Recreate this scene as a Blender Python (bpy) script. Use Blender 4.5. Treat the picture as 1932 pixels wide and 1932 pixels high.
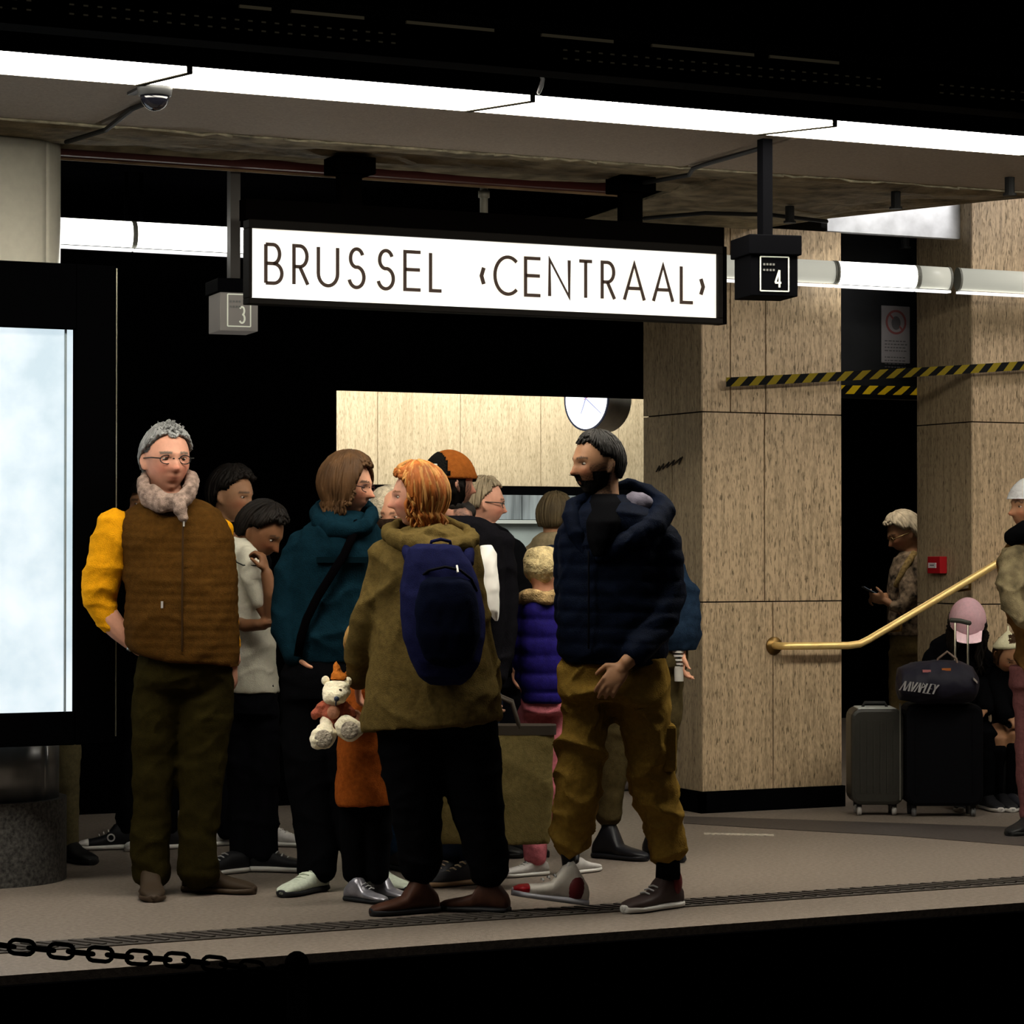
import bpy, bmesh, math, random
import numpy as np
from mathutils import Vector, Matrix, noise as mn
random.seed(7)
for o in list(bpy.data.objects): bpy.data.objects.remove(o, do_unlink=True)
SC = bpy.context.scene; COL = SC.collection
PI = math.pi
# ------------------------------------------------------------------ camera
# world: X runs along the platform, Y from the tracks into the platform, z = 0 is the platform floor
FPX, EYE, HOR = 5000.0, 1.33, 1035.0
YAW = math.atan(5000/10277); PITCH = math.atan((HOR-966)/FPX)
cd = bpy.data.cameras.new('camera'); cam = bpy.data.objects.new('camera', cd); COL.objects.link(cam)
cd.sensor_width = 36; cd.lens = FPX/1932*36; cd.clip_end = 200
cam.location = (0, 0, EYE); cam.rotation_euler = (PI/2+PITCH, 0, -YAW)
SC.camera = cam
FWD = Vector((math.sin(YAW), math.cos(YAW), 0)); RGT = Vector((math.cos(YAW), -math.sin(YAW), 0)); UP = Vector((0, 0, 1))
CF = FWD*math.cos(PITCH)+UP*math.sin(PITCH); CU = UP*math.cos(PITCH)-FWD*math.sin(PITCH)
ORG = Vector((0, 0, EYE))
# ------------------------------------------------------------------ world, exposure
w = bpy.data.worlds.new('world'); SC.world = w; w.use_nodes = True
w.node_tree.nodes['Background'].inputs[0].default_value = (.5, .6, .7, 1)
w.node_tree.nodes['Background'].inputs[1].default_value = .0015
SC.view_settings.view_transform = 'Standard'; SC.view_settings.look = 'None'
SC.view_settings.exposure = 0.0; SC.view_settings.gamma = 1.0; SC.view_settings.use_curve_mapping = False
# area lights outside the frame, inferred station lamps and added fill: (x, y, z, power, size x, size y, target, colour)
def area(name, loc, power, sx, sy, target, col=(1, .97, .9)):
    l = bpy.data.lights.new(name, 'AREA'); l.shape = 'RECTANGLE'; l.size = sx; l.size_y = sy; l.energy = power; l.color = col
    o = bpy.data.objects.new(name, l); COL.objects.link(o); o.location = loc
    o.rotation_euler = (Vector(target)-Vector(loc)).to_track_quat('-Z', 'Y').to_euler(); return o
LAMP_E = 14.5
area('ceiling_lamp_far_hall', (6.0, 15.0, 3.2), 180, 8, .4, (5.6, 16.6, 1.6), (1, .95, .84))
area('fill_light_stairs', (8.6, 12.75, 2.85), 22, 1.2, .3, (9.1, 13.2, 1.0), (1, .9, .75))  # unseen light added so the figure in the doorway shows
area('ceiling_lamp_platform_right', (10.2, 9.4, 3.3), 52, 3.0, .5, (8.4, 11.6, 1.2), (1, .9, .74))
area('fill_light_hall_near', (6.6, 13.5, 3.35), 24, 4, .3, (6.6, 13.7, 0), (1, .95, .86))  # unseen light added to brighten the clock drum
area('fill_light_stair_front', (8.9, 10.4, 3.5), 16, 1.2, .3, (8.2, 11.7, 2.7), (1, .96, .92))  # unseen light added to brighten the fascia above the doorway
area('fill_light_track', (3.2, 5.0, 3.9), 12, 7, .4, (5.0, 10.5, .9), (1, .93, .82))  # unseen fill added above the tracks for the people's fronts
# ------------------------------------------------------------------ pixel helpers (used once, to turn measurements into metres)
def ray(px, py): return (CF*FPX + RGT*(px-966) - CU*(py-966)).normalized()
def at(px, py, Z):                       # Z metres in front of the camera, measured on the ground
    d = ray(px, py); return ORG + d*(Z/d.dot(FWD))
def atY(px, py, Y): d = ray(px, py); return ORG + d*(Y/d.y)
def atz(px, py, z): d = ray(px, py); return ORG + d*((z-EYE)/d.z)
def atX(px, py, X): d = ray(px, py); return ORG + d*(X/d.x)
# ------------------------------------------------------------------ materials
MATS = {}
def M(name, col, rough=.7, metal=0, var=0, vs=20, bump=0, bs=60, emit=None, es=0, attr=False, stretch=None, spec=.2, sheen=0):
    if name in MATS: return MATS[name]
    m = bpy.data.materials.new(name); m.use_nodes = True; nt = m.node_tree; b = nt.nodes['Principled BSDF']
    b.inputs['Roughness'].default_value = rough; b.inputs['Metallic'].default_value = metal
    b.inputs['Specular IOR Level'].default_value = spec
    b.inputs['Base Color'].default_value = (*col, 1)
    if sheen: b.inputs['Sheen Weight'].default_value = sheen
    L = nt.links
    tc = nt.nodes.new('ShaderNodeTexCoord'); mp = nt.nodes.new('ShaderNodeMapping'); L.new(tc.outputs['Object'], mp.inputs[0])
    if stretch: mp.inputs['Scale'].default_value = stretch
    src = None
    if attr:
        a = nt.nodes.new('ShaderNodeVertexColor'); a.layer_name = 'tint'; src = a.outputs[0]
        L.new(src, b.inputs['Base Color'])
    if var:
        n = nt.nodes.new('ShaderNodeTexNoise'); n.inputs['Scale'].default_value = vs; n.inputs['Detail'].default_value = 5
        L.new(mp.outputs[0], n.inputs['Vector'])
        r = nt.nodes.new('ShaderNodeMapRange'); r.inputs[1].default_value = .3; r.inputs[2].default_value = .7
        r.inputs[3].default_value = 1-var; r.inputs[4].default_value = 1+var; L.new(n.outputs[0], r.inputs[0])
        x = nt.nodes.new('ShaderNodeVectorMath'); x.operation = 'SCALE'
        if src: L.new(src, x.inputs[0])
        else: x.inputs[0].default_value = col
        L.new(r.outputs[0], x.inputs['Scale']); L.new(x.outputs[0], b.inputs['Base Color'])
    if bump:
        n = nt.nodes.new('ShaderNodeTexNoise'); n.inputs['Scale'].default_value = bs; n.inputs['Detail'].default_value = 4
        L.new(mp.outputs[0], n.inputs['Vector'])
        u = nt.nodes.new('ShaderNodeBump'); u.inputs['Strength'].default_value = bump; u.inputs['Distance'].default_value = .01
        L.new(n.outputs[0], u.inputs['Height']); L.new(u.outputs[0], b.inputs['Normal'])
    if emit:
        b.inputs['Emission Color'].default_value = (*emit, 1); b.inputs['Emission Strength'].default_value = es
    MATS[name] = m; return m
def travertine(name, base, dark, pit=.5, seed=0):
    m = bpy.data.materials.new(name); m.use_nodes = True; nt = m.node_tree; b = nt.nodes['Principled BSDF']; L = nt.links
    b.inputs['Roughness'].default_value = .55
    tc = nt.nodes.new('ShaderNodeTexCoord')
    def nz(scale, sx, sz, det=4, off=0):
        mp = nt.nodes.new('ShaderNodeMapping'); mp.inputs['Scale'].default_value = (sx, sx, sz); mp.inputs['Location'].default_value = (off, off, off)
        L.new(tc.outputs['Object'], mp.inputs[0])
        n = nt.nodes.new('ShaderNodeTexNoise'); n.inputs['Scale'].default_value = scale; n.inputs['Detail'].default_value = det
        L.new(mp.outputs[0], n.inputs['Vector']); return n.outputs[0]
    def ramp(s, a, c, lo, hi):
        r = nt.nodes.new('ShaderNodeMapRange'); r.inputs[1].default_value = a; r.inputs[2].default_value = c
        r.inputs[3].default_value = lo; r.inputs[4].default_value = hi; L.new(s, r.inputs[0]); return r.outputs[0]
    def mul(p, q):
        x = nt.nodes.new('ShaderNodeMath'); x.operation = 'MULTIPLY'; L.new(p, x.inputs[0]); L.new(q, x.inputs[1]); return x.outputs[0]
    streak = ramp(nz(8, 6, .35, 5, seed), .35, .65, .68, 1.12)
    fine = ramp(nz(70, 2.2, .5, 5, seed+3), .35, .65, .66, 1.2)
    pits = ramp(nz(62, 2.2, .34, 3, seed+7), .59, .64, 1, pit)
    broad = ramp(nz(1.3, 1, 1, 3, seed+11), .3, .7, .82, 1.1)
    f = mul(mul(streak, fine), mul(pits, broad))
    mx = nt.nodes.new('ShaderNodeMix'); mx.data_type = 'RGBA'; L.new(f, mx.inputs[0])
    mx.inputs[6].default_value = (*dark, 1); mx.inputs[7].default_value = (*base, 1); L.new(mx.outputs[2], b.inputs['Base Color'])
    u = nt.nodes.new('ShaderNodeBump'); u.inputs['Strength'].default_value = .5; u.inputs['Distance'].default_value = .004
    L.new(pits, u.inputs['Height']); L.new(u.outputs[0], b.inputs['Normal'])
    MATS[name] = m; return m
# ------------------------------------------------------------------ objects
def link(name, me, mat=None, parent=None, **kw):
    o = bpy.data.objects.new(name, me); COL.objects.link(o)
    if mat is not None and me is not None and not me.materials: me.materials.append(mat)
    if parent is not None:
        o.parent = parent
    for k, v in kw.items(): o[k] = v
    return o
def root(name, loc, label, cat, group=None, kind=None):
    o = bpy.data.objects.new(name, None); o.location = loc; COL.objects.link(o); o.empty_display_size = .1
    o['label'] = label; o['category'] = cat
    if group: o['group'] = group
    if kind: o['kind'] = kind
    return o
class MB:
    """vertices and faces in world metres; build() shifts them to the parent's origin"""
    def __init__(s): s.v = []; s.f = []; s.mi = []; s.m = 0
    def add(s, vs, fs):
        n = len(s.v); s.v += [Vector(p) for p in vs]
        s.f += [tuple(i+n for i in q) for q in fs]; s.mi += [s.m]*len(fs)
    def box(s, lo, hi, rot=None, piv=None):
        x0, y0, z0 = lo; x1, y1, z1 = hi
        vs = [Vector(p) for p in [(x0,y0,z0),(x1,y0,z0),(x1,y1,z0),(x0,y1,z0),(x0,y0,z1),(x1,y0,z1),(x1,y1,z1),(x0,y1,z1)]]
        if rot: piv = Vector(piv); vs = [rot @ (p-piv)+piv for p in vs]
        s.add(vs, [(0,3,2,1),(4,5,6,7),(0,1,5,4),(1,2,6,5),(2,3,7,6),(3,0,4,7)])
    def obox(s, c, ax, ay, az):          # centre and three half-axis vectors
        c = Vector(c); P = []
        for k in (-1, 1):
            for (i, j) in ((-1,-1),(1,-1),(1,1),(-1,1)): P.append(c+ax*i+ay*j+az*k)
        s.add(P, [(0,3,2,1),(4,5,6,7),(0,1,5,4),(1,2,6,5),(2,3,7,6),(3,0,4,7)])
    def rings(s, R, cap=True):
        n = len(R[0]); V = [p for r in R for p in r]; F = []
        for i in range(len(R)-1):
            for j in range(n):
                k = (j+1) % n; F.append((i*n+j, i*n+k, (i+1)*n+k, (i+1)*n+j))
        if cap:
            a = sum(R[0], Vector())/n; b = sum(R[-1], Vector())/n; V += [a, b]; ia = len(R)*n
            for j in range(n):
                k = (j+1) % n; F.append((ia, k, j)); F.append((ia+1, (len(R)-1)*n+j, (len(R)-1)*n+k))
        s.add(V, F)
    def tube(s, P, r, n=12, flat=None, ref=None, round_ends=True):
        """path of points with radii; flat: (direction, factor) squeezes the section along that direction"""
        P = [Vector(p) for p in P]; r = [r]*len(P) if isinstance(r, (int, float)) else list(r)
        if round_ends and len(P) > 1:
            a = (P[0]-P[1]).normalized(); b = (P[-1]-P[-2]).normalized()
            P = [P[0]+a*r[0]*.6, P[0]+a*r[0]*.3]+P+[P[-1]+b*r[-1]*.3, P[-1]+b*r[-1]*.6]
            r = [r[0]*.35, r[0]*.8]+r+[r[-1]*.8, r[-1]*.35]
        R = []; u = None
        for i, p in enumerate(P):
            t = (P[min(i+1, len(P)-1)]-P[max(i-1, 0)]).normalized()
            if u is None:
                u = Vector(ref) if ref else (Vector((0,0,1)) if abs(t.z) < .9 else Vector((1,0,0)))
            u = (u - t*u.dot(t))
            u = u.normalized() if u.length > 1e-6 else t.orthogonal().normalized()
            v = t.cross(u)
            ring = []
            for k in range(n):
                a = 2*PI*k/n; q = (u*math.cos(a)+v*math.sin(a))*r[i]
                if flat: q = q - Vector(flat[0])*q.dot(Vector(flat[0]))*(1-flat[1])
                ring.append(p+q)
            R.append(ring)
        s.rings(R)
    def ell(s, c, ax, ay, az, nu=16, nv=10):
        R = []; c = Vector(c)
        for i in range(1, nv):
            t = PI*i/nv
            R.append([c+az*math.cos(t)+(ax*math.cos(2*PI*j/nu)+ay*math.sin(2*PI*j/nu))*math.sin(t) for j in range(nu)])
        n = nu; V = [p for r in R for p in r]+[c+az, c-az]; F = []
        for i in range(len(R)-1):
            for j in range(n):
                k = (j+1) % n; F.append((i*n+j, (i+1)*n+j, (i+1)*n+k, i*n+k))
        t = len(R)*n
        for j in range(n):
            k = (j+1) % n; F.append((t, j, k)); F.append((t+1, (len(R)-1)*n+k, (len(R)-1)*n+j))
        s.add(V, F)
    def ball(s, c, r, nu=16, nv=10): s.ell(c, Vector((r,0,0)), Vector((0,r,0)), Vector((0,0,r)), nu, nv)
    def cyl(s, a, b, r, n=24, r2=None):
        a = Vector(a); b = Vector(b); t = (b-a).normalized(); u = t.orthogonal().normalized(); v = t.cross(u); r2 = r if r2 is None else r2
        s.rings([[p+(u*math.cos(2*PI*k/n)+v*math.sin(2*PI*k/n))*q for k in range(n)] for p, q in ((a, r), (b, r2))])
    def prism(s, pts, d):                # closed polygon extruded by vector d
        n = len(pts); pts = [Vector(p) for p in pts]; d = Vector(d)
        s.add(pts+[p+d for p in pts], [tuple(range(n))[::-1], tuple(range(n, 2*n))]+[(i, (i+1) % n, (i+1) % n+n, i+n) for i in range(n)])
    def mesh(s, name, org=(0,0,0), smooth=False):
        org = Vector(org); me = bpy.data.meshes.new(name); me.from_pydata([tuple(p-org) for p in s.v], [], s.f)
        if any(s.mi): me.polygons.foreach_set('material_index', s.mi)
        bm = bmesh.new(); bm.from_mesh(me); bmesh.ops.recalc_face_normals(bm, faces=bm.faces[:]); bm.to_mesh(me); bm.free()
        if smooth: me.polygons.foreach_set('use_smooth', [True]*len(me.polygons))
        return me
    def build(s, name, mat, parent=None, smooth=False, mats=None, bevel=0, **kw):
        org = (0,0,0)
        if parent is not None:
            top = parent
            while top.parent: top = top.parent
            org = top.location
        me = s.mesh(name, org, smooth)
        if mats:
            for m in mats: me.materials.append(m)
        o = link(name, me, None if mats else mat, parent, **kw)
        if bevel:
            b = o.modifiers.new('bevel', 'BEVEL'); b.width = bevel; b.segments = 2; b.limit_method = 'ANGLE'
        return o
def remesh(mb, name, org, vox, disp=None, smooth=2, sm=.5):
    """fuse the overlapping volumes into one continuous skin"""
    me = mb.mesh(name+'_raw', org); o = bpy.data.objects.new('tmp', me); COL.objects.link(o)
    m = o.modifiers.new('r', 'REMESH'); m.mode = 'VOXEL'; m.voxel_size = vox; m.adaptivity = 0
    if smooth:
        k = o.modifiers.new('s', 'SMOOTH'); k.factor = sm; k.iterations = smooth
    dg = bpy.context.evaluated_depsgraph_get(); ev = o.evaluated_get(dg)
    out = bpy.data.meshes.new_from_object(ev); out.name = name
    bpy.data.objects.remove(o, do_unlink=True); bpy.data.meshes.remove(me)
    n = len(out.vertices)
    if disp and n:
        co = np.empty(n*3, 'f'); out.vertices.foreach_get('co', co); co = co.reshape(-1, 3)
        no = np.empty(n*3, 'f'); out.vertex_normals.foreach_get('vector', no); no = no.reshape(-1, 3)
        co = co + no*disp(co + np.array(org, 'f'), no)[:, None]
        out.vertices.foreach_set('co', co.astype('f').ravel()); out.update()
    out.polygons.foreach_set('use_smooth', [True]*len(out.polygons))
    return out
# smooth numpy noise: sums of sines with random directions, cheap and good for cloth folds
_rng = np.random.RandomState(3)
def snoise(p, f, seed=0, n=7):
    r = np.random.RandomState(seed); out = np.zeros(len(p))
    q = p*np.array(f)
    q = q + .35*np.sin(q[:, [1, 2, 0]]*1.7+seed)
    for i in range(n):
        d = r.normal(size=3); d /= np.linalg.norm(d); s = .6+.9*r.rand()
        out += np.sin((q@d)*s+r.rand()*6.28)
    return out/n**.5
def folds(amp=.006, f=(9, 9, 22), seed=1, fine=.0012):
    def g(p, no):
        a = snoise(p, f, seed); b = snoise(p, (f[0]*2.4, f[1]*2.4, f[2]*1.8), seed+5)
        r = np.maximum(0, 1-np.abs(a)*1.5)**1.6; r2 = np.maximum(0, 1-np.abs(b)*1.6)**1.6
        return amp*(r*.95+r2*.5+.25*a-.5) + fine*snoise(p, (90, 90, 90), seed+9)
    return g
def quilt(pitch=.06, amp=.008, seed=1, base=.004):
    g0 = folds(base, (8, 8, 14), seed)
    def g(p, no):
        z = p[:, 2]+.006*snoise(p, (6, 6, 3), seed+2)
        return amp*(np.abs(np.sin(PI*z/pitch))**.5-.7)+g0(p, no)
    return g
# ------------------------------------------------------------------ people
def facing(a):                            # 0 faces the tracks, 90 faces right along the platform, 180 faces away
    a = math.radians(a); return (-FWD*math.cos(a)+RGT*math.sin(a)).normalized()
def cdir(dx, dy, dd=0): return (RGT*dx-UP*dy+FWD*dd).normalized()
SKIN = {'light': (.56, .27, .165), 'pink': (.56, .27, .18), 'tan': (.34, .17, .09), 'brown': (.17, .075, .035)}
def mskin(): return M('skin', (.5, .3, .2), .5, attr=True, var=.08, vs=40, bump=.05, bs=200)
class Head:
    """head frame: x to the side, y out of the face, z up; k scales a head 0.236 m tall"""
    def __init__(s, c, H, yaw, pitch=0, roll=0):
        s.c = Vector(c); s.k = H/.236; y = facing(yaw); z = UP.copy(); x = y.cross(z)
        R = Matrix.Rotation(math.radians(roll), 3, y) @ Matrix.Rotation(math.radians(-pitch), 3, x)
        s.x = R @ x; s.y = R @ y; s.z = R @ z
    def w(s, x, y, z): return s.c+(s.x*x+s.y*y+s.z*z)*s.k
    def inv(s, co):                       # numpy world -> local
        d = (co-np.array(s.c))/s.k
        return np.stack([d@np.array(s.x), d@np.array(s.y), d@np.array(s.z)], 1)
    @staticmethod
    def shape(nx, ny, nz):
        ax, ay, az = .0765, .097, .118
        x, y, z = nx*ax, ny*ay, nz*az
        if nz < 0:
            t = -nz; x *= 1-.30*t**1.5
            if ny > 0: y *= 1-.10*t**2
            else: y *= 1-.35*t**1.2
        else:
            if ny < 0: y *= 1+.05*nz
            x *= 1+.03*math.sin(nz*PI)
        if ny > .1:
            g = lambda x0, z0, sx, sz: math.exp(-((x-x0)/sx)**2-((z-z0)/sz)**2)
            f = min(1, (ny-.1)/.25)
            d = 0
            d += .020*math.exp(-(x/.0095)**2)*(1 if -.034 < z < .0 else 0)*max(0, (.012-z)/.046)*1.15
            d += .012*g(0, -.030, .015, .010)
            d += .006*g(0, .004, .010, .022)
            d -= .011*(g(.031, .004, .016, .011)+g(-.031, .004, .016, .011))
            d += .005*(g(.028, .024, .022, .008)+g(-.028, .024, .022, .008))+.003*g(0, .026, .02, .01)
            d += .006*g(0, -.058, .022, .008)-.004*g(0, -.0625, .024, .0025)+.005*g(0, -.068, .018, .006)
            d -= .004*g(0, -.080, .02, .006)
            d += .009*g(0, -.100, .022, .014)
            d += .005*(g(.043, -.025, .018, .018)+g(-.043, -.025, .018, .018))
            y += d*f
        return x, y, z
    def add_to(s, mb, nu=56, nv=44, ears=True):
        R = []
        for i in range(1, nv):
            t = PI*i/nv; r = []
            for j in range(nu):
                a = 2*PI*j/nu; r.append(s.w(*s.shape(math.sin(t)*math.cos(a), math.sin(t)*math.sin(a), math.cos(t))))
            R.append(r)
        mb.rings(R)
        if ears:
            for sx in (-1, 1):
                up = (s.z*.95-s.y*.25).normalized(); o = (s.x*sx*.75-s.y*.66).normalized()
                th = up.cross(o).normalized()
                mb.ell(s.w(sx*.078, -.010, -.008), th*.008*s.k, o*.017*s.k, up*.031*s.k, 12, 8)
def paint(me, org, skin, head, beard=None, brow=(.05, .03, .02), stub=0, lip=None, socks=True):
    n = len(me.vertices); co = np.empty(n*3, 'f'); me.vertices.foreach_get('co', co)
    co = co.reshape(-1, 3)+np.array(org, 'f'); c = np.tile(np.array(skin, float), (n, 1))
    if head:
        q = head.inv(co); x, y, z = q[:, 0], q[:, 1], q[:, 2]
        near = (np.abs(x) < .12) & (np.abs(z) < .15) & (np.abs(y) < .14)
        g = lambda x0, z0, sx, sz: np.exp(-((np.abs(x)-x0)/sx)**2-((z-z0)/sz)**2)*(y > .02)*near
        def mixc(wt, col):
            nonlocal c; wt = np.clip(wt, 0, 1)[:, None]; c = c*(1-wt)+np.array(col)*wt
        red = np.array(skin)*np.array([1.05, .62, .6])
        mixc(.55*g(.042, -.028, .025, .025)+.5*g(0, -.028, .014, .014), red)
        if beard is not None:
            b = (y > -.015) & near & (z < -.030+.35*np.maximum(0, np.abs(x)-.045)+np.where(np.abs(x) > .055, .03, 0)) & (z > -.17)
            b = 1/(1+np.exp(-( -.034+.35*np.maximum(0, np.abs(x)-.045)+np.where(np.abs(x) > .055, .03, 0)-z)/.004))*(y > -.02)*near*(z > -.17)
            b = b*(.75+.25*np.sin(x*900)*np.sin(z*800))*(1-np.exp(-(x/.016)**2-((z+.063)/.006)**2)*.9)
            mixc(b*stub, beard)
        mixc(.6*np.exp(-(x/.022)**4-((z+.062)/.0085)**4)*(y > .05)*near*(.75 if beard is None else .6), lip or np.array(skin)*np.array([.85, .42, .42]))
        bz = .023+.004*np.cos((np.abs(x)-.03)*60)
        mixc(((np.abs(np.abs(x)-.033) < .019) & (np.abs(z-bz) < .0042) & (y > .03) & near).astype(float)*.9, brow)
        mixc(((np.abs(np.abs(x)-.031) < .015) & (np.abs(z-.009) < .0022) & (y > .04) & near).astype(float)*.7, (.04, .02, .015))
        mixc(.45*g(.031, .002, .017, .011), np.array(skin)*.45)
    if socks: c[co[:, 2] < .27] = (.004, .004, .005)
    a = me.color_attributes.new('tint', 'FLOAT_COLOR', 'POINT')
    a.data.foreach_set('color', np.concatenate([c, np.ones((n, 1))], 1).astype('f').ravel())
def hand(mb, W, d, pal, side, k=1, curl=.6, spread=.06, thumb=.7, pinch=0):
    """W wrist, d direction of the fingers, pal = palm normal (fingers curl towards it), side = direction of the thumb edge"""
    d = Vector(d).normalized(); pal = Vector(pal); pal = (pal-d*pal.dot(d)).normalized()
    s0 = d.cross(pal); side = s0 if s0.dot(Vector(side)) > 0 else -s0
    W = Vector(W)
    mb.ell(W+d*.048*k, side*.040*k, pal*.015*k, d*.055*k, 16, 10)
    mb.tube([W-d*.02*k, W+d*.03*k], [.024*k, .026*k], 12, (pal, .72))
    L = [.066, .076, .070, .054]
    for i in range(4):
        off = (1.5-i)*.0195*k; b = W+d*(.090-abs(1-i)*.004)*k+side*off
        dd = (d+side*(1.5-i)*spread).normalized(); P = [b-d*.015*k, b]; a = 0
        for q in range(3):
            a += curl*(.75, .95, .6)[q]*(1+.12*i)
            e = dd*math.cos(a)+pal*math.sin(a); P.append(P[-1]+e*L[i]*k*(.45, .32, .26)[q])
        mb.tube(P, [.0095*k, .0092*k, .0086*k, .0078*k, .0066*k], 10)
    b = W+d*.022*k+side*.028*k; t = (d*.62+side*.72+pal*.35*thumb).normalized()
    P = [b-side*.012*k, b+t*.032*k]; t2 = (d*.85+side*.25+pal*.6*thumb).normalized(); P.append(P[-1]+t2*.030*k); P.append(P[-1]+(t2+pal*.3).normalized()*.022*k)
    mb.tube(P, [.014*k, .0115*k, .0100*k, .0080*k], 10)
class Person:
    def __init__(s, D, x0, label, group=None):
        s.D = D; s.s = FPX/D; s.r = root('person', at(x0, HOR+EYE*FPX/D, D) if True else None, label, 'person', group)
        s.r.location.z = 0; s.org = s.r.location.copy(); s.body = MB(); s.head = None; s.skin = SKIN['light']
    def p(s, x, y, dd=0):                # a measured spot at this person's depth (+dd metres)
        c = at(x, y, s.D); return c + FWD*dd
    def m(s, px): return px/s.s
    def path(s, P): return [s.p(q[0], q[1], q[3] if len(q) > 3 else 0) for q in P], [s.m(q[2]) for q in P]
    def ringset(s, mb, rings, n=28, ex=2.4):
        R = []
        for q in rings:
            y, xl, xr, dep = q[:4]; dd = q[4] if len(q) > 4 else 0; tilt = q[5] if len(q) > 5 else 0
            c = s.p((xl+xr)/2, y, dd); hw = s.m((xr-xl)/2); ring = []
            for k in range(n):
                a = 2*PI*k/n; ca, sa = math.cos(a), math.sin(a)
                fx = math.copysign(abs(ca)**(2/ex), ca); fy = math.copysign(abs(sa)**(2/ex), sa)
                ring.append(c+RGT*fx*hw+FWD*fy*dep-UP*s.m(tilt)*fx)
            R.append(ring)
        # rounded caps
        mb.rings(R)
    def garment(s, name, mat, rings=None, tubes=(), vox=.010, disp=None, smooth=3, label=None, extra=None, parent=None):
        mb = MB()
        if rings: s.ringset(mb, rings)
        for t in tubes:
            P, r = s.path(t); mb.tube(P, r, 16)
        if extra: extra(mb)
        me = remesh(mb, name, s.org, vox, disp, smooth)
        kw = {'label': label} if label else {}
        o = link(name, me, mat, parent or s.r, **kw); return o
    def limb(s, P, f=.55):               # the part of the body inside a sleeve or trouser leg
        a, r = s.path(P); s.body.tube(a, [max(.018, q*f) for q in r], 12)
    def sethead(s, x, y, Hpx, yaw, pitch=0, roll=0, skin='light', dd=0, ears=True, neck=None):
        s.head = Head(s.p(x, y, dd), s.m(Hpx), yaw, pitch, roll); s.skin = SKIN[skin]
        s.head.add_to(s.body, ears=ears); k = s.head.k
        b = s.head.w(0, -.025, -.06)
        e = s.p(*neck) if neck else b-UP*.17*k-s.head.y*.01
        s.body.tube([b+UP*.03*k, b-UP*.02*k, (b+e)/2-UP*.01, e], [.052*k, .052*k, .054*k, .062*k], 20)
        return s.head
    def torso(s, rings, f=.55):
        rings = rings[:-1]; P = [s.p((q[1]+q[2])/2, q[0], q[4] if len(q) > 4 else 0) for q in rings]
        s.body.tube(P, [max(.04, min(s.m((q[2]-q[1])/2), q[3])*f) for q in rings], 14)
    def finish(s, vox=.006, beard=None, stub=0, brow=(.05, .03, .02), smooth=1):
        me = remesh(s.body, 'body', s.org, vox, None, smooth, .4)
        paint(me, s.org, s.skin, s.head, beard, brow, stub)
        s.bo = link('body', me, mskin(), s.r)
        if s.head:
            h = s.head
            for sx in (-1, 1):
                mb = MB(); c = h.w(sx*.030, .0725, .004); r = .0125*h.k; mb.ell(c, h.x*r*1.05, h.z*r*.50, h.y*r, 20, 14)
                me = mb.mesh('eye', s.org, True); me.materials.append(M('eye_white', (.42, .36, .31), .3)); me.materials.append(M('iris', (.03, .018, .01), .15))
                lc = c-s.org
                for f in me.polygons:
                    if (f.center-lc).normalized().dot(h.y) > .80: f.material_index = 1
                link('eye', me, None, s.bo)
        return s.r
    # ---- shoes
    def shoe(s, x, dd, yaw, L=.28, mat=None, sole=None, hi=0, pitch=0, wid=1, z0=0, lace=None, toecap=None, y=None, tongue=None):
        c = at(x, 1400, s.D); c = Vector((c.x, c.y, 0))+FWD*dd; c.z = z0
        f = facing(yaw); sd = f.cross(UP); u = UP.copy()
        if pitch:
            R = Matrix.Rotation(math.radians(pitch), 3, sd); f = R @ f; u = R @ u
        heel = c-f*L*.24
        S = [(0, .024, .055), (.03, .032, .075), (.12, .036, .088+hi*.3), (.26, .037, .095+hi), (.38, .037, .090+hi*.7), (.5, .040, .070), (.65, .045, .056), (.8, .046, .048), (.92, .038, .040), (.985, .022, .030), (1, .010, .022)]
        def ring(t, hw, h, zb, gw=1):
            o = heel+f*t*L; hw *= L/.28*wid*gw; r = []
            for k in range(16):
                a = 2*PI*k/16; ca, sa = math.cos(a), math.sin(a)
                r.append(o+sd*hw*math.copysign(abs(ca)**.75, ca)+u*(zb+(h-zb)*(.5+.5*math.copysign(abs(sa)**.8, sa))))
            return r
        kk = L/.28
        mb = MB(); mb.rings([ring(t, hw, h*kk, .012) for t, hw, h in S])
        sh = mb.build('shoe', mat or M('black_leather', (.012, .012, .012), .45), s.r, True)
        mb = MB(); mb.rings([ring(t if t > 0 else -.012, hw, .026*kk if t < .9 else .03*kk, 0, 1.09) for t, hw, h in S])
        mb.build('sole', sole or M('black_rubber', (.01, .01, .01), .6), sh, True)
        if lace:
            for q in range(4):
                t = .40+q*.075; mb = MB(); h = (.083-q*.010)*kk+hi*.3
                o = heel+f*t*L+u*h; mb.tube([o-sd*.022*kk, o+u*.005, o+sd*.022*kk], .0035*kk, 6)
                mb.build('lace', lace, sh, True)
        if toecap:
            mb = MB(); mb.rings([ring(t, hw*1.03, h*1.04*kk, .014) for t, hw, h in S[7:]]); mb.build('toe_cap', toecap, sh, True)
        if tongue:
            mb = MB(); o = heel+f*.40*L+u*(.075*kk); mb.obox(o+u*.03*kk-f*.012, sd*.022*kk, (f+u*.0)*.007*kk, (u-f*.35).normalized()*.045*kk)
            mb.build('tongue', tongue, sh, bevel=.004)
        return sh
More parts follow.
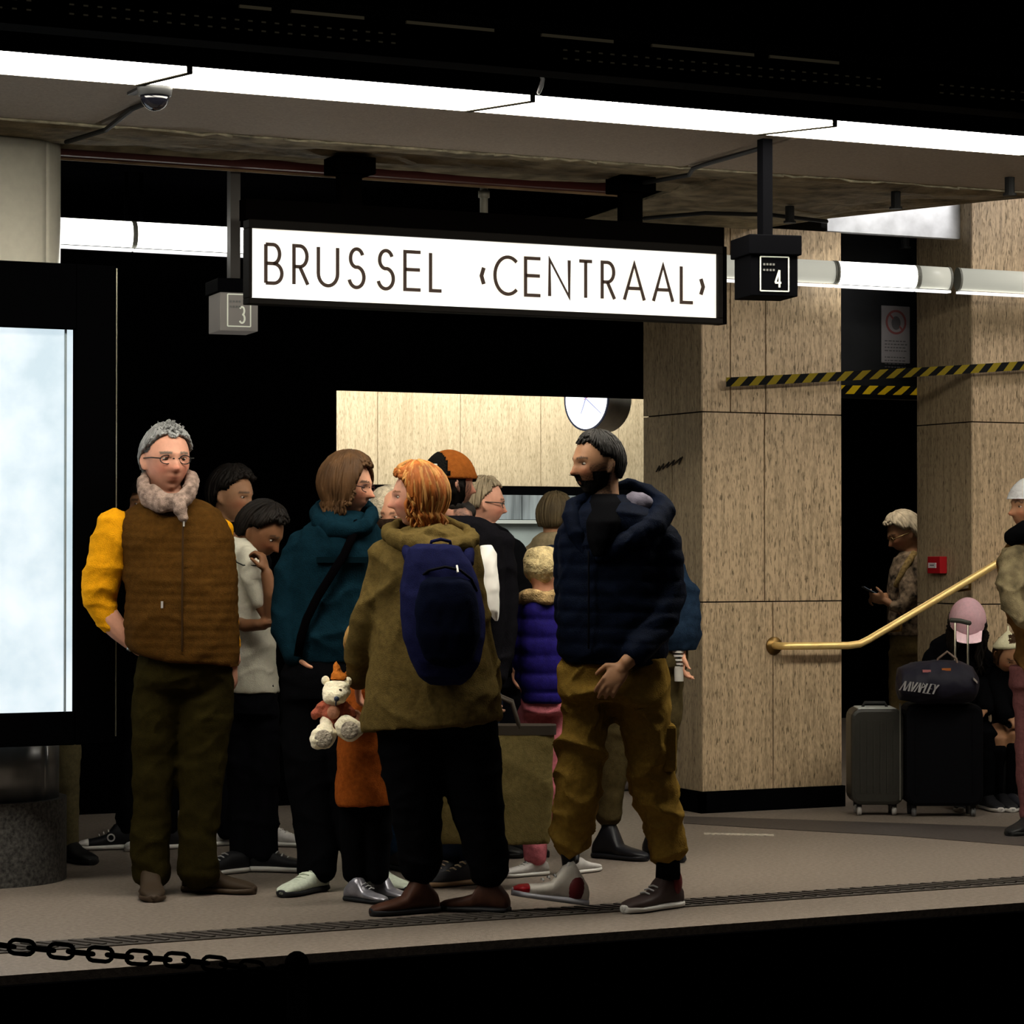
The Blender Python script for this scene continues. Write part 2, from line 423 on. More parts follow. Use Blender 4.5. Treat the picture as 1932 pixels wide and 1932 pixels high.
    # ---- hair: a shell over the skull with locks laid along it
    def cap_shell(s, name, mat, keep, thick=.010, noise=.003, nf=26, seed=1, parent=None, nu=60, nv=44, lab=None, sm=True, zs=1):
        h = s.head; bm = bmesh.new(); vs = {}
        def P(i, j):
            j %= nu
            if (i, j) in vs: return vs[(i, j)]
            t = PI*i/nv; a = 2*PI*j/nu; n = (math.sin(t)*math.cos(a), math.sin(t)*math.sin(a), math.cos(t))
            x, y, z = Head.shape(n[0], min(n[1], 1), n[2]); th = thick(n) if callable(thick) else thick
            th += noise*mn.noise(Vector((n[0]*nf*.5, n[1]*nf*.5, n[2]*nf*.25))+Vector((seed, 0, 0)))*2
            v = bm.verts.new(h.w(x+n[0]*th, y+n[1]*th, z*zs+n[2]*th)-s.org); vs[(i, j)] = v; return v
        for i in range(0, nv):
            for j in range(nu):
                t = PI*(i+.5)/nv; a = 2*PI*(j+.5)/nu; n = (math.sin(t)*math.cos(a), math.sin(t)*math.sin(a), math.cos(t))
                if keep(n):
                    q = []
                    for ii, jj in ((i, j), (i+1, j), (i+1, j+1), (i, j+1)):
                        v = P(ii, 0 if ii in (0, nv) else jj)
                        if v not in q: q.append(v)
                    if len(q) > 2:
                        try: bm.faces.new(q)
                        except ValueError: pass
        bmesh.ops.solidify(bm, geom=bm.faces[:], thickness=.006*h.k)
        bmesh.ops.recalc_face_normals(bm, faces=bm.faces[:])
        me = bpy.data.meshes.new(name); bm.to_mesh(me); bm.free()
        if sm: me.polygons.foreach_set('use_smooth', [True]*len(me.polygons))
        kw = {'label': lab} if lab else {}
        return link(name, me, mat, parent or s.r, **kw)
    def locks(s, mat, N, az, el_end, drop, r=.007, lift=.014, crown=(0, -.25), seed=1, wav=.004, parent=None, name='hair_locks', curl_in=0, emax=88):
        """az: (from, to) degrees round the head with 90 = face; el_end(az) in degrees where the lock leaves the skull; drop = hanging length"""
        h = s.head; rnd = random.Random(seed); mb = MB()
        for q in range(N):
            a = math.radians(az[0]+(az[1]-az[0])*(q+rnd.random())/N); e1 = math.radians(el_end(math.degrees(a)) if callable(el_end) else el_end)
            P = []; R = []; e0 = math.radians(emax-rnd.random()*50); jit = rnd.uniform(-.12, .12); lf = lift+rnd.uniform(-.004, .006); ph = rnd.random()*6
            steps = 7
            for i in range(steps+1):
                t = i/steps; e = e0+(e1-e0)*t; aa = a+jit*(1-t)*2
                n = (math.cos(e)*math.cos(aa), math.cos(e)*math.sin(aa), math.sin(e))
                x, y, z = Head.shape(*n); P.append(h.w(x+n[0]*lf, y+n[1]*lf, z+n[2]*lf)+h.x*math.sin(ph+t*6)*wav*.5); R.append(r*(.5+.8*math.sin(PI*min(1, .2+t*.7))))
            dr = (drop(math.degrees(a)) if callable(drop) else drop)*rnd.uniform(.8, 1.1)
            if dr > 0:
                b = P[-1]; out = (b-P[-2]).normalized()
                for i in range(1, 5):
                    t = i/4; P.append(b+out*dr*.15*t-UP*dr*t*h.k+h.x*math.sin(ph+t*5)*wav*2+h.y*math.cos(ph*2+t*4)*wav*2-(b-h.c).normalized()*curl_in*t*t); R.append(r*(1.1-.7*t))
            mb.tube(P, [q2*h.k for q2 in R], 5, round_ends=False)
        return mb.build(name, mat, parent or s.r, True)
    def glasses(s, mat):
        h = s.head; mb = MB(); k = h.k
        for sx in (-1, 1):
            P = [h.w(sx*.033+.021*math.cos(a), .094-.012*abs(math.cos(a)*(sx > 0)+0), .002+.015*math.sin(a)) for a in [2*PI*i/16 for i in range(17)]]
            mb.tube(P, .0018*k, 6, round_ends=False)
            mb.tube([h.w(sx*.054, .09, .006), h.w(sx*.078, .06, .008), h.w(sx*.082, -.005, .006)], .0022*k, 6)
        mb.tube([h.w(-.012, .097, .006), h.w(.012, .097, .006)], .0022*k, 6)
        return mb.build('glasses', mat, s.r, True)
hairm = lambda n, c: M(n, c, .6, var=.35, vs=30, bump=.4, bs=90, stretch=(1, 1, .3), spec=.15)
cloth = lambda n, c, b=.25, v=.18, r=.9, vs=60: M(n, c, r, var=v, vs=vs, bump=b, bs=240, spec=.02)

def interp(pts, d):
    for (a, b), (c, e) in zip(pts, pts[1:]):
        if d <= c: return b+(e-b)*(d-a)/(c-a)
    return pts[-1][1]
SHORT = [(0, 50), (38, 49), (52, 36), (66, 26), (80, 14), (98, 10), (108, -12), (125, -26), (180, -30)]
LONG = [(0, 46), (30, 44), (44, 30), (56, 5), (66, -25), (180, -32)]
BOB = [(0, 50), (28, 46), (40, 30), (52, 0), (62, -25), (180, -32)]
def azd(a): return abs((a-90+180) % 360-180)
def dohair(P, mat, line=SHORT, thick=.012, N=200, drop=0, r=.0075, seed=1, wav=.004, mat2=None, e0=None, nm='hair'):
    """shell with a real hairline plus locks that stop at it; drop may be a function of the angle from the face"""
    hl = lambda n: interp(line, azd(math.degrees(math.atan2(n[1], n[0]))))
    el = lambda n: math.degrees(math.asin(max(-1, min(1, n[2]))))
    P.cap_shell(nm, mat, lambda n: el(n) > hl(n), lambda n: .002+thick*max(0, min(1, (el(n)-hl(n))/16)), .003, seed=seed)
    f = (lambda a: drop(azd(a))) if callable(drop) else (lambda a: drop if azd(a) > 62 else 0)
    P.locks(mat, N, (0, 360), lambda a: interp(line, azd(a))+3, f, r, thick+.002, seed=seed+1, wav=wav)
    if mat2: P.locks(mat2, N//3, (0, 360), lambda a: interp(line, azd(a))+3, f, r*.8, thick+.006, seed=seed+2, wav=wav*1.3, name='hair_highlights')
# ================================================================== the setting
def struct(name, mb, mat, parent=None, **kw):
    o = mb.build(name, mat, parent, **kw)
    if parent is None: o['kind'] = 'structure'
    return o
YE = 8.13
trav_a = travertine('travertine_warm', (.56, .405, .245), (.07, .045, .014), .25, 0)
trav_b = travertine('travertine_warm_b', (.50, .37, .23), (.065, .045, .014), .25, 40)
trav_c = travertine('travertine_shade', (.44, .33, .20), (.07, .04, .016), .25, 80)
trav_l = travertine('travertine_far_lit', (.74, .62, .42), (.35, .27, .15), .35, 20)  # hall light put into the colour: brighter than the pier stone
black = M('black_void', (.0008, .0008, .001), 1, spec=0)
dark = M('dark_panel', (.0018, .0018, .0022), .9, var=.3, vs=6, spec=.0)
floor_m = M('terrazzo', (.19, .155, .128), .45, var=.30, vs=55, bump=.25, bs=190)
strip_m = M('tactile_strip', (.05, .042, .036), .6, var=.3, vs=70, bump=.5, bs=90)
conc = M('ceiling_grey', (.40, .34, .275), .8, var=.12, vs=90, bump=.15, bs=120)
rough = M('rough_concrete', (.24, .20, .13), .95, var=.5, vs=9, bump=.9, bs=30)
# floor slab with its edge towards the tracks
mb = MB(); mb.box((-14, YE, -.55), (30, 24, 0)); fl = struct('floor', mb, floor_m)
mb = MB(); mb.box((-14, 8.57, .0), (30, 8.76, .004))
for i in range(60):
    pass
ts = mb.build('tactile_band', strip_m, fl)
mb = MB()
for i in range(260):                       # ribs of the tactile band, laid aslant
    x = -2.0+i*.055; mb.box((x, 8.585, .004), (x+.022, 8.745, .008), Matrix.Rotation(.5, 3, 'Z'), (x, 8.66, 0))
mb.build('tactile_rib', strip_m, fl, kind='stuff')
mb = MB(); pts = [atz(1290, 1541, 0), atz(1500, 1547, 0), atz(2050, 1566, 0), atz(2050, 1606, 0), atz(1700, 1578, 0), atz(1470, 1565, 0), atz(1290, 1554, 0)]
mb.prism(pts, (0, 0, .003)); mb.build('dark_inlay', M('dark_inlay', (.06, .05, .045), .5, var=.3, vs=50), fl)
mb = MB(); mb.prism([atz(1328, 1572, 0), atz(1460, 1575, 0), atz(1460, 1578, 0), atz(1328, 1575, 0)], (0, 0, .003))
mb.build('worn_line', M('worn_white', (.45, .4, .33), .7, var=.5, vs=60), fl)
# track bed with rails and sleepers in front of the platform
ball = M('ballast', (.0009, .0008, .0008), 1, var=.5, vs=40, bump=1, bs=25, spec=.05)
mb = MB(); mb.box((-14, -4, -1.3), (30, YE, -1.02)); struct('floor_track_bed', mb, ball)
mb = MB(); mb.box((-14, YE-.03, -1.02), (30, YE, -.03)); struct('wall_platform_edge', mb, black)
for y in (5.0, 6.45):
    mb = MB(); z = -.92
    mb.box((-14, y-.07, z), (30, y+.07, z+.02)); mb.box((-14, y-.01, z+.02), (30, y+.01, z+.13)); mb.box((-14, y-.035, z+.13), (30, y+.035, z+.165))
    mb.build('rail', M('rail_steel', (.002, .0018, .0016), .8, 0, spec=.03), None, label='steel running rail on the dark track bed, '+('farther from' if y < 6 else 'nearer to')+' the platform', category='rail', group='running rails')
# ---- travertine piers
ZC = 2.95
def pier(x0, y0, x1, y1, jz, front_cols, side_cols, nm, skirt, ztop, mats):
    """stone-clad pier: core plus slabs with open joints; front faces the tracks, side faces left"""
    mb = MB(); mb.box((x0+.02, y0+.02, 0), (x1-.02, y1-.02, ztop)); core = struct(nm, mb, M('mortar', (.05, .035, .02), .95))
    g = .003
    for i in range(len(jz)-1):
        z0, z1 = jz[i], jz[i+1]
        cols = front_cols[i] if isinstance(front_cols[0], (list, tuple)) else front_cols
        for k in range(len(cols)-1):
            mb = MB(); pr = random.uniform(0, .003)
            mb.box((x0+(x1-x0)*cols[k]+g, y0-pr, z0+g), (x0+(x1-x0)*cols[k+1]-g, y0+.02, z1-g))
            mb.build('slab', random.choice(mats[:2]), core, bevel=.0015)
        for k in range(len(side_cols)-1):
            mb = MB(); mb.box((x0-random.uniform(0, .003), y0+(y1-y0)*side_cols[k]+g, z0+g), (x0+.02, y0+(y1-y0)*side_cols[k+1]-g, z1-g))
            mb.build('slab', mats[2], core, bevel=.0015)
    mb = MB(); mb.box((x0-.02, y0-.025, 0), (x1+.004, y0+.01, skirt)); mb.box((x0-.02, y0-.025, 0), (x0+.01, y1, skirt))
    mb.build('skirting', dark, core)
    return core
P0 = atz(1325, 1534, 0); Y1 = P0.y; X1 = P0.x
xa = atY(1588, 1000, Y1).x
zj = [atY(1450, y, Y1).z for y in (1484, 1135, 780)]
yb = atX(1214, 900, X1).y
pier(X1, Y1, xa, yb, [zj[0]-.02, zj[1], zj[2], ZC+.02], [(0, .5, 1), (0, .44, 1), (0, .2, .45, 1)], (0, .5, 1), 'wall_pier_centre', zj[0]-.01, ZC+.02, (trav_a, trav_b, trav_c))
X2 = atY(1834, 900, Y1).x; yb2 = atX(1730, 900, X2).y
zk = [atY(1880, y, Y1).z for y in (1470, 1140, 797)]
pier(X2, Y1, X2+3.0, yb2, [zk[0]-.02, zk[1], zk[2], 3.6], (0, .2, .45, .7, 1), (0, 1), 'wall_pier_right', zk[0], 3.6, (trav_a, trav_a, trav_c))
# ---- back: dark stair enclosure with an opening, lit hall beyond
YB = 12.87
xo0 = atY(635, 800, YB).x; zo = atY(900, 741, YB).z; xo1 = atY(1216, 800, YB).x
mb = MB(); mb.box((-14, YB, 0), (xo0, YB+.15, 4.3)); struct('wall_back_left', mb, black)
mb = MB(); mb.box((xo0, YB, zo), (X1+.8, YB+.15, 4.3)); struct('wall_back_lintel', mb, black)
YH = 16.6
mb = MB(); zf0 = atY(1000, 918, YH).z; mb.box((-4, YH+.02, 0), (10.2, YH+.2, 4.0)); wf = struct('wall_far', mb, M('mortar', (.05, .035, .02), .95))
zcols = [zf0, 2.72, 3.9]
for zi in range(2):
    for i in range(30):
        x = -1.0+i*.62
        if x > 9.4: break
        mb = MB(); mb.box((x+.002, YH-random.uniform(0, .002), zcols[zi]+.002), (x+.618, YH+.02, zcols[zi+1]-.002)); mb.build('slab', trav_l, wf, bevel=.001)
# showcase / counter under the stone, with pale blue front
z1 = atY(1000, 934, YH-.15).z; z2 = atY(1000, 980, YH-.15).z; z3 = atY(1000, 1322, YH-.3).z
pb = M('pale_blue_panel', (.42, .50, .50), .5, var=.08, vs=8); gs = M('grey_glass', (.22, .25, .27), .3, var=.5, vs=4, stretch=(6, 1, .4))
rt = root('ticket_counter', (5.2, YH-.3, 0), 'pale blue panelled counter below the bright stone wall behind the crowd', 'counter')
mb = MB(); mb.box((0, YH-.05, z1), (9.8, YH-.005, zf0-.004)); mb.build('slot', dark, rt)
for i in range(13):
    mb = MB(); x = .4+i*.7; mb.box((x, YH-.12, z2), (x+.69, YH-.03, z1)); mb.build('pane', gs, rt)
for i in range(10):
    mb = MB(); x = .0+i*.98; mb.box((x, YH-.25, .62), (x+.97, YH-.03, z2-.006)); mb.build('panel', pb, rt, bevel=.004)
mb = MB(); mb.box((.2, YH-.28, z2-.03), (9.8, YH-.02, z2-.008)); mb.build('shelf', M('pale_steel', (.6, .66, .64), .35), rt)
mb = MB(); mb.box((.2, YH-.32, .36), (9.8, YH-.03, .62)); mb.build('base_panel', M('beige_base', (.30, .25, .17), .8, var=.15, vs=40), rt)
mb = MB(); mb.box((.2, YH-.34, .26), (9.8, YH-.03, .36)); mb.build('plinth', dark, rt)
mb = MB(); mb.box((.2, YH-.5, .20), (9.8, YH-.03, .255)); mb.build('ledge', M('pale_steel', (.6, .66, .64), .35), rt)
# dark inner walls behind the openings on the right
xd0, xd1 = xa, X2
mb = MB(); mb.box((xa-.3, 17.6, 0), (14, 17.75, 4.2)); struct('wall_stair_back', mb, black)
mb = MB(); mb.prism([(xa-.05, yb+.01, 0), (xa+.05, yb+.01, 0), (10.05, 17.6, 0), (9.9, 17.6, 0)], (0, 0, 3.9)); struct('wall_hall_side', mb, black)
mb = MB(); mb.box((-14, YB, 3.4), (14, 18, 3.5)); struct('ceiling_hall', mb, M('hall_ceiling', (.06, .06, .055), .9))
# transom panel above the dark doorway
YT = yb+.05
zt0 = atY(1650, 752, YT).z
mb = MB(); mb.box((xa-.05, YT, zt0), (X2+.6, YT+.06, ZC+.1)); struct('wall_transom', mb, M('transom_steel', (.012, .013, .015), .45, .3, var=.3, vs=5))
mb = MB()
zf_ = atY(1700, 444, Y1+.1).z; mb.box((xa-.02, Y1+.1, zf_), (X2+.01, Y1+.16, 3.62))
o = struct('trim_1', mb, M('bright_soffit', (.80, .82, .86), .3, .2, var=.2, vs=9))
# ---- low ceiling over the platform
YL0 = atz(966, 217, ZC).y
yseam = atz(966, 292, ZC).y; yred = atz(690, 325, ZC).y
xs = [atz(300, 215, ZC).x-4.6, atz(225, 215, ZC).x, atz(1388, 290, ZC).x, atz(1388, 290, ZC).x+4.2]
xs = [-14, xs[1]-4.3, xs[1], xs[2], xs[2]+4.4, 30]
XE0 = atz(1566, 414, ZC); XE1 = atz(1932, 375, ZC); XE2 = XE1+(XE1-XE0)*.02
mb = MB(); mb.prism([(-14, YL0-.02, ZC+.06), (30, YL0-.02, ZC+.06), (30, XE1.y-.05, ZC+.06), (XE1.x, XE1.y-.05, ZC+.06), (XE0.x, Y1+.02, ZC+.06), (XE0.x, YB, ZC+.06), (-14, YB, ZC+.06)], (0, 0, .44)); ce = struct('ceiling', mb, black)
mb = MB(); mb.box((XE0.x, YL0, 3.62), (30, 18, 3.7)); struct('ceiling_stairwell', mb, M('hall_ceiling', (.06, .06, .055), .9))
for i in range(len(xs)-1):
    mb = MB(); mb.box((xs[i]+.012, YL0, ZC), (xs[i+1]-.012, yseam-.012, ZC+.06)); mb.build('panel', conc, ce, bevel=.004)
# the rear part: broken rough concrete
mb = MB(); nx, ny = 130, 12; xa0, xa1 = 0.0, 14.0
yr1 = lambda x: yred if x < atz(1235, 372, ZC).x else (Y1+.02 if x < XE0.x else max(XE1.y-.05, XE0.y+(XE1.y-XE0.y)*(x-XE0.x)/(XE1.x-XE0.x)))
V = []; F = []
for i in range(nx+1):
    x = xa0+(xa1-xa0)*i/nx
    for j in range(ny+1):
        t = j/ny; y = yseam+(yr1(x)-yseam)*t
        n = mn.noise(Vector((x*1.1, y*5, 1)))+.5*mn.noise(Vector((x*4, y*14, 3)))
        dz = .035*max(0, n+.1)*(1 if 0 < j < ny else 0)+(.03 if j == 0 else 0)
        V.append((x, y, ZC+.005+dz))
for i in range(nx):
    for j in range(ny): a = i*(ny+1)+j; F.append((a, a+1, a+ny+2, a+ny+1))
mb.add(V, F); mb.build('rough_soffit', rough, ce)
for k in range(46):
    x = 1.0+k*.23; mb = MB(); P_ = [Vector((x+q*.06, yseam+.01*mn.noise(Vector((x*3+q, 0, 0))), ZC-.003+.012*mn.noise(Vector((x*5+q*2, 2, 0))))) for q in range(5)]
    mb.tube(P_, [.004+.010*abs(mn.noise(Vector((x*4+q, 5, 0)))) for q in range(5)], 6); mb.build('broken_edge', M('plaster_edge', (.42, .38, .27), .95, var=.5, vs=20), ce)
mb = MB(); mb.box((-14, yred-.05, ZC-.02), (atz(1160, 360, ZC).x, yred+.02, ZC+.05)); mb.build('red_edge_beam', M('dark_red_paint', (.055, .008, .005), .6), ce)
mb = MB(); mb.box((-14, yred+.02, ZC-.03), (atz(1160, 360, ZC).x, yred+.03, ZC-.015)); mb.build('edge_strip', M('worn_wood', (.16, .10, .05), .8, var=.6, vs=5, stretch=(1, 1, 1)), ce)
# thin cable runs under the soffit
for pts in ([(1452, 275), (1400, 290), (1330, 310), (1308, 318), (1300, 330), (1215, 345)], [(1215, 412), (1330, 402), (1450, 405), (1560, 418)], [(300, 185), (250, 205), (200, 245), (125, 268)]):
    mb = MB(); mb.tube([atz(x, y, ZC-.02) for x, y in pts], .010, 8)
    mb.build('cable', M('black_cable', (.01, .01, .01), .6), ce)
for (x, y) in ((1490, 405), (1690, 378), (1905, 352), (1708, 455)):
    mb = MB(); p = atz(x, y, ZC-.04) if y < 430 else atY(x, y, 11.9); mb.cyl(p+UP*.04, p-UP*.03, .022, 12); mb.cyl(p-UP*.03, p-UP*.04, .03, 12)
    mb.build('sprinkler_head', M('black_cable', (.01, .01, .01), .6), ce)
# void over the tracks: dark trunking with slots and pale strips
mb = MB(); mb.box((-14, 2, 4.6), (30, YL0, 4.7)); struct('ceiling_track_void', mb, M('void_ceiling', (.012, .010, .007), 1, spec=.02))
mb = MB(); mb.box((-14, YL0-.06, ZC+.14), (30, YL0-.01, 4.6)); struct('wall_bulkhead', mb, black)
tr = root('cable_trunking', (4, 7.4, 3.6), 'black perforated cable trunking hung above the tracks', 'cable tray')
q0, q1 = atY(0, 0, 7.4), atY(1932, 100, 7.4)
zt = atY(966, 66, 7.4).z
mb = MB(); mb.box((-3, 7.4, zt-.10), (14, 7.52, zt+.01)); mb.box((-3, 7.4, zt-.10), (14, 7.41, zt+.05)); mb.build('trunk', M('trunk_black', (.0008, .0008, .0008), .9, spec=.02), tr)
mb = MB()
for i in range(230):
    x = 1.3+i*.042
    if mn.noise(Vector((x*1.3, 0, 0))) > -.15:
        mb.box((x, 7.396, zt-.035), (x+.014, 7.40, zt-.03)); mb.box((x, 7.396, zt-.062), (x+.014, 7.40, zt-.057))
mb.build('slot_rims', M('slot_rim', (.09, .082, .056), .8), tr, kind='stuff')
for a, b in ((450, 510), (548, 685), (765, 930), (1020, 1155), (1228, 1420), (1450, 1580)):
    mb = MB(); pa, pb_ = atY(a, 10, 7.4), atY(b, 10, 7.4); mb.box((pa.x, 7.39, zt+.002), (pb_.x, 7.4, zt+.012)); mb.build('label_strip', M('pale_strip', (.17, .15, .10), .8), tr)
# ---- round column with stone base
cx = atz(-32, 1665, 0); RC = .30
cc = Vector((cx.x, cx.y+.12, 0)); cD = cc.dot(FWD); cc = at(-30, 1200, cD); cc.z = 0
en = M('enamel_white', (.56, .53, .44), .28, var=.05, vs=30); st = M('brushed_steel', (.22, .22, .22), .3, .7, var=.25, vs=3, stretch=(3, 3, 1))
gran = M('granite', (.055, .052, .048), .6, var=.7, vs=75)
col = MB(); col.cyl(cc, cc+UP*.33, RC*1.10, 64); o = col.build('wall_column', gran, None, kind='structure')
for nm, z0, z1_, r, m in (('steel_sleeve', .33, .62, RC*1.0, st), ('column_shell', .62, ZC+.06, RC*1.0, en)):
    for k in range(3):
        a0 = math.radians(-52+120*k+.4); a1 = a0+math.radians(119.2); mb = MB(); n = 24
        ring = [(math.cos(a0+(a1-a0)*i/n), math.sin(a0+(a1-a0)*i/n)) for i in range(n+1)]
        pts = [cc+Vector((c*r, s_*r, z0)) for c, s_ in ring]+[cc+Vector((c*(r-.02), s_*(r-.02), z0)) for c, s_ in reversed(ring)]
        mb.prism(pts, (0, 0, z1_-z0)); mb.build(nm, m, o, True).data.polygons.foreach_set('use_smooth', [False]*0 or [True]*(len(mb.f)))
# ---- poster lightbox in front of the column
YP = cc.y-RC-.16
rt = root('poster_lightbox', (atY(40, 1000, YP).x, YP, 0), 'tall black framed lightbox with a blank glowing white poster, in front of the round column', 'lightbox')
xr = atY(211, 900, YP).x; xi = atY(137, 900, YP).x; zt_, zb_ = atY(137, 500, YP).z, atY(137, 1404, YP).z; zi1, zi0 = atY(100, 621, YP).z, atY(100, 1343, YP).z
xl = xr-1.55; xli = xl+(xr-xi)
fr = M('lightbox_frame', (.001, .001, .0012), .95, spec=0)
mb = MB(); mb.box((xi, YP-.05, zb_), (xr, YP+.1, zt_)); mb.box((xl, YP-.05, zb_), (xli, YP+.1, zt_)); mb.box((xli, YP-.05, zi1), (xi, YP+.1, zt_)); mb.box((xli, YP-.05, zb_), (xi, YP+.1, zi0)); mb.build('frame', fr, rt, bevel=.006)
lb = bpy.data.materials.new('blank_poster_glow'); lb.use_nodes = True; nt = lb.node_tree; b = nt.nodes['Principled BSDF']
tc = nt.nodes.new('ShaderNodeTexCoord'); n = nt.nodes.new('ShaderNodeTexNoise'); n.inputs['Scale'].default_value = 3.2; n.inputs['Detail'].default_value = 6; nt.links.new(tc.outputs['Object'], n.inputs['Vector'])
mx = nt.nodes.new('ShaderNodeMix'); mx.data_type = 'RGBA'; mr = nt.nodes.new('ShaderNodeMapRange'); mr.inputs[1].default_value = .35; mr.inputs[2].default_value = .65
nt.links.new(n.outputs[0], mr.inputs[0]); nt.links.new(mr.outputs[0], mx.inputs[0]); mx.inputs[6].default_value = (.50, .63, .70, 1); mx.inputs[7].default_value = (.80, .88, .92, 1)
nt.links.new(mx.outputs[2], b.inputs['Emission Color']); b.inputs['Emission Strength'].default_value = 1.12; b.inputs['Base Color'].default_value = (.1, .1, .1, 1)
mb = MB(); mb.box((xli, YP, zi0), (xi, YP+.02, zi1)); mb.build('blank_poster', lb, rt)
mb = MB(); mb.box((xi-.035, YP-.012, zi0), (xi-.028, YP, zi1)); mb.build('glass_edge', M('glass_edge', (.25, .3, .32), .3), rt)
mb = MB(); mb.box((xr+.001, YP-.05, zb_+.03), (xr+.005, YP-.042, zt_-.01)); mb.build('edge_highlight', M('highlight_metal', (.7, .66, .5), .25, .9), rt)  # strip added in place of the highlight along the frame's edge
for k in (0, 1):
    mb = MB(); x = xli+.25+k*.5; mb.box((x, YP+.1, zb_+.3+k*1.0), (x+.1, cc.y-RC*.5, zb_+.36+k*1.0)); mb.build('bracket', fr, rt)
# ---- front light row at the ceiling edge
Yi, Yo = YL0-.005, YL0-.55; zi_, zo_ = ZC+.0, ZC-.045
jx = [atz(p, q, ZC-.02).x for p, q in ((310, 147), (948, 197), (1500, 245))]
pitch_ = (jx[2]-jx[0])/2; jx = [jx[0]-pitch_*k for k in (3, 2, 1)]+jx+[jx[2]+pitch_*k for k in (1, 2, 3)]
lamp = M('front_tube_diffuser', (.8, .8, .8), .4, emit=(1, .95, .82), es=LAMP_E)
for i in range(len(jx)-1):
    x0, x1_ = jx[i]+.010, jx[i+1]-.010
    rt = root('ceiling_light', ((x0+x1_)/2, (Yi+Yo)/2, ZC+.05), 'long white light panel at the ceiling edge, '+['out of frame, far left', 'beyond the left frame edge', 'leftmost in view, above the poster lightbox', 'second from left, above the sign', 'third from left', 'rightmost in view', 'beyond the right frame edge', 'out of frame, far right'][i], 'ceiling light', 'light panels along the ceiling edge')
    mb = MB(); mb.prism([(x0, Yo, zo_), (x0, Yi, zi_), (x0, Yi, zi_+.02), (x0, Yo, zo_+.02)], (x1_-x0, 0, 0)); mb.build('diffuser', lamp, rt)
    mb = MB(); mb.prism([(x0-.004, Yo-.01, zo_+.021), (x0-.004, Yi, zi_+.021), (x0-.004, Yi, zi_+.12), (x0-.004, Yo-.01, zo_+.14)], (x1_-x0+.008, 0, 0)); mb.build('housing', black, rt)
    mb = MB(); mb.prism([(x1_-.002, Yo, zo_-.004), (x1_-.002, Yi, zi_-.004), (x1_-.002, Yi, zi_+.03), (x1_-.002, Yo, zo_+.03)], (.022, 0, 0)); mb.build('joint_strip', M('joint_beige', (.010, .008, .004), .9, spec=.02), rt)
# ---- second light row deeper in the hall: lit and unlit tubes, the latter given a glow that mimics a reflection
YR = Y1-.22
warm = M('warm_tube_lit', (.8, .8, .8), .4, emit=(1, .98, .9), es=5.0); faint = M('tube_faint_glow', (.46, .45, .38), .3, emit=(.9, .9, .78), es=.33)  # the grey strips glow faintly so they read as a reflection on stone
zr = atY(1650, 518, YR).z; hh = .058
def trun(x0, x1_, m, nm, lab, endcap=0, kink=0):
    rt = root(nm, ((x0+x1_)/2, YR, zr), lab, 'tube light', 'tube lights of the rear row')
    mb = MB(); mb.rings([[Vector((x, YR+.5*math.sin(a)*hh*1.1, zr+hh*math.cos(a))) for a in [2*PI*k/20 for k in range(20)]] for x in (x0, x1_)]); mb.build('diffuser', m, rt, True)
    for x in (x0, x1_):
        mb = MB(); mb.rings([[Vector((x+d, YR+.5*math.sin(a)*hh*1.2, zr+hh*1.04*math.cos(a))) for a in [2*PI*k/20 for k in range(20)]] for d in (-.006, .006)]); mb.build('end_cap', M('cap_grey', (.2, .2, .17), .5), rt)
    mb = MB(); mb.box((x0, YR-.02, zr-hh-.018), (x1_, YR+.02, zr-hh-.006)); mb.build('glow_line', M('trim_glow', (.8, .8, .78), .3, emit=(1, 1, .97), es=.8 if m is faint else 1.2), rt)  # bright line added under each tube, glowing without being a lamp
    for x in (x0+.03, x1_-.03):
        if x > XE0.x-.9: mb = MB(); mb.box((x-.008, YR+.02, zr-.01), (x+.008, Y1-.004, zr+.01)); mb.build('wall_bracket', black, rt)
        else: mb = MB(); mb.box((x-.008, YR-.006, zr+hh), (x+.008, YR+.006, ZC+.07)); mb.build('hanger', black, rt)
    return rt
X = lambda px: atY(px, 500, YR).x
trun(X(-160), X(250), warm, 'tube_light', 'glowing white tube light ending above the older man, left part of the rear row')
trun(X(254), X(700), warm, 'tube_light', 'glowing white tube light running behind the left end of the station sign')
trun(X(704), X(1180), faint, 'tube_light', 'unlit tube strip with an added glow, hidden behind the station sign')
trun(X(1184), X(1573), faint, 'tube_light', 'grey tube strip with an added reflection-like glow across the top of the centre stone pier')
trun(X(1578), X(1727), warm, 'tube_light', 'short glowing tube light above the dark doorway')
trun(X(1731), X(1790), faint, 'tube_light', 'short tube piece with an added glow left of the gap before the right stone pier')
trun(X(1808), X(2200), faint, 'tube_light', 'tube strip with an added reflection-like glow across the right stone pier')
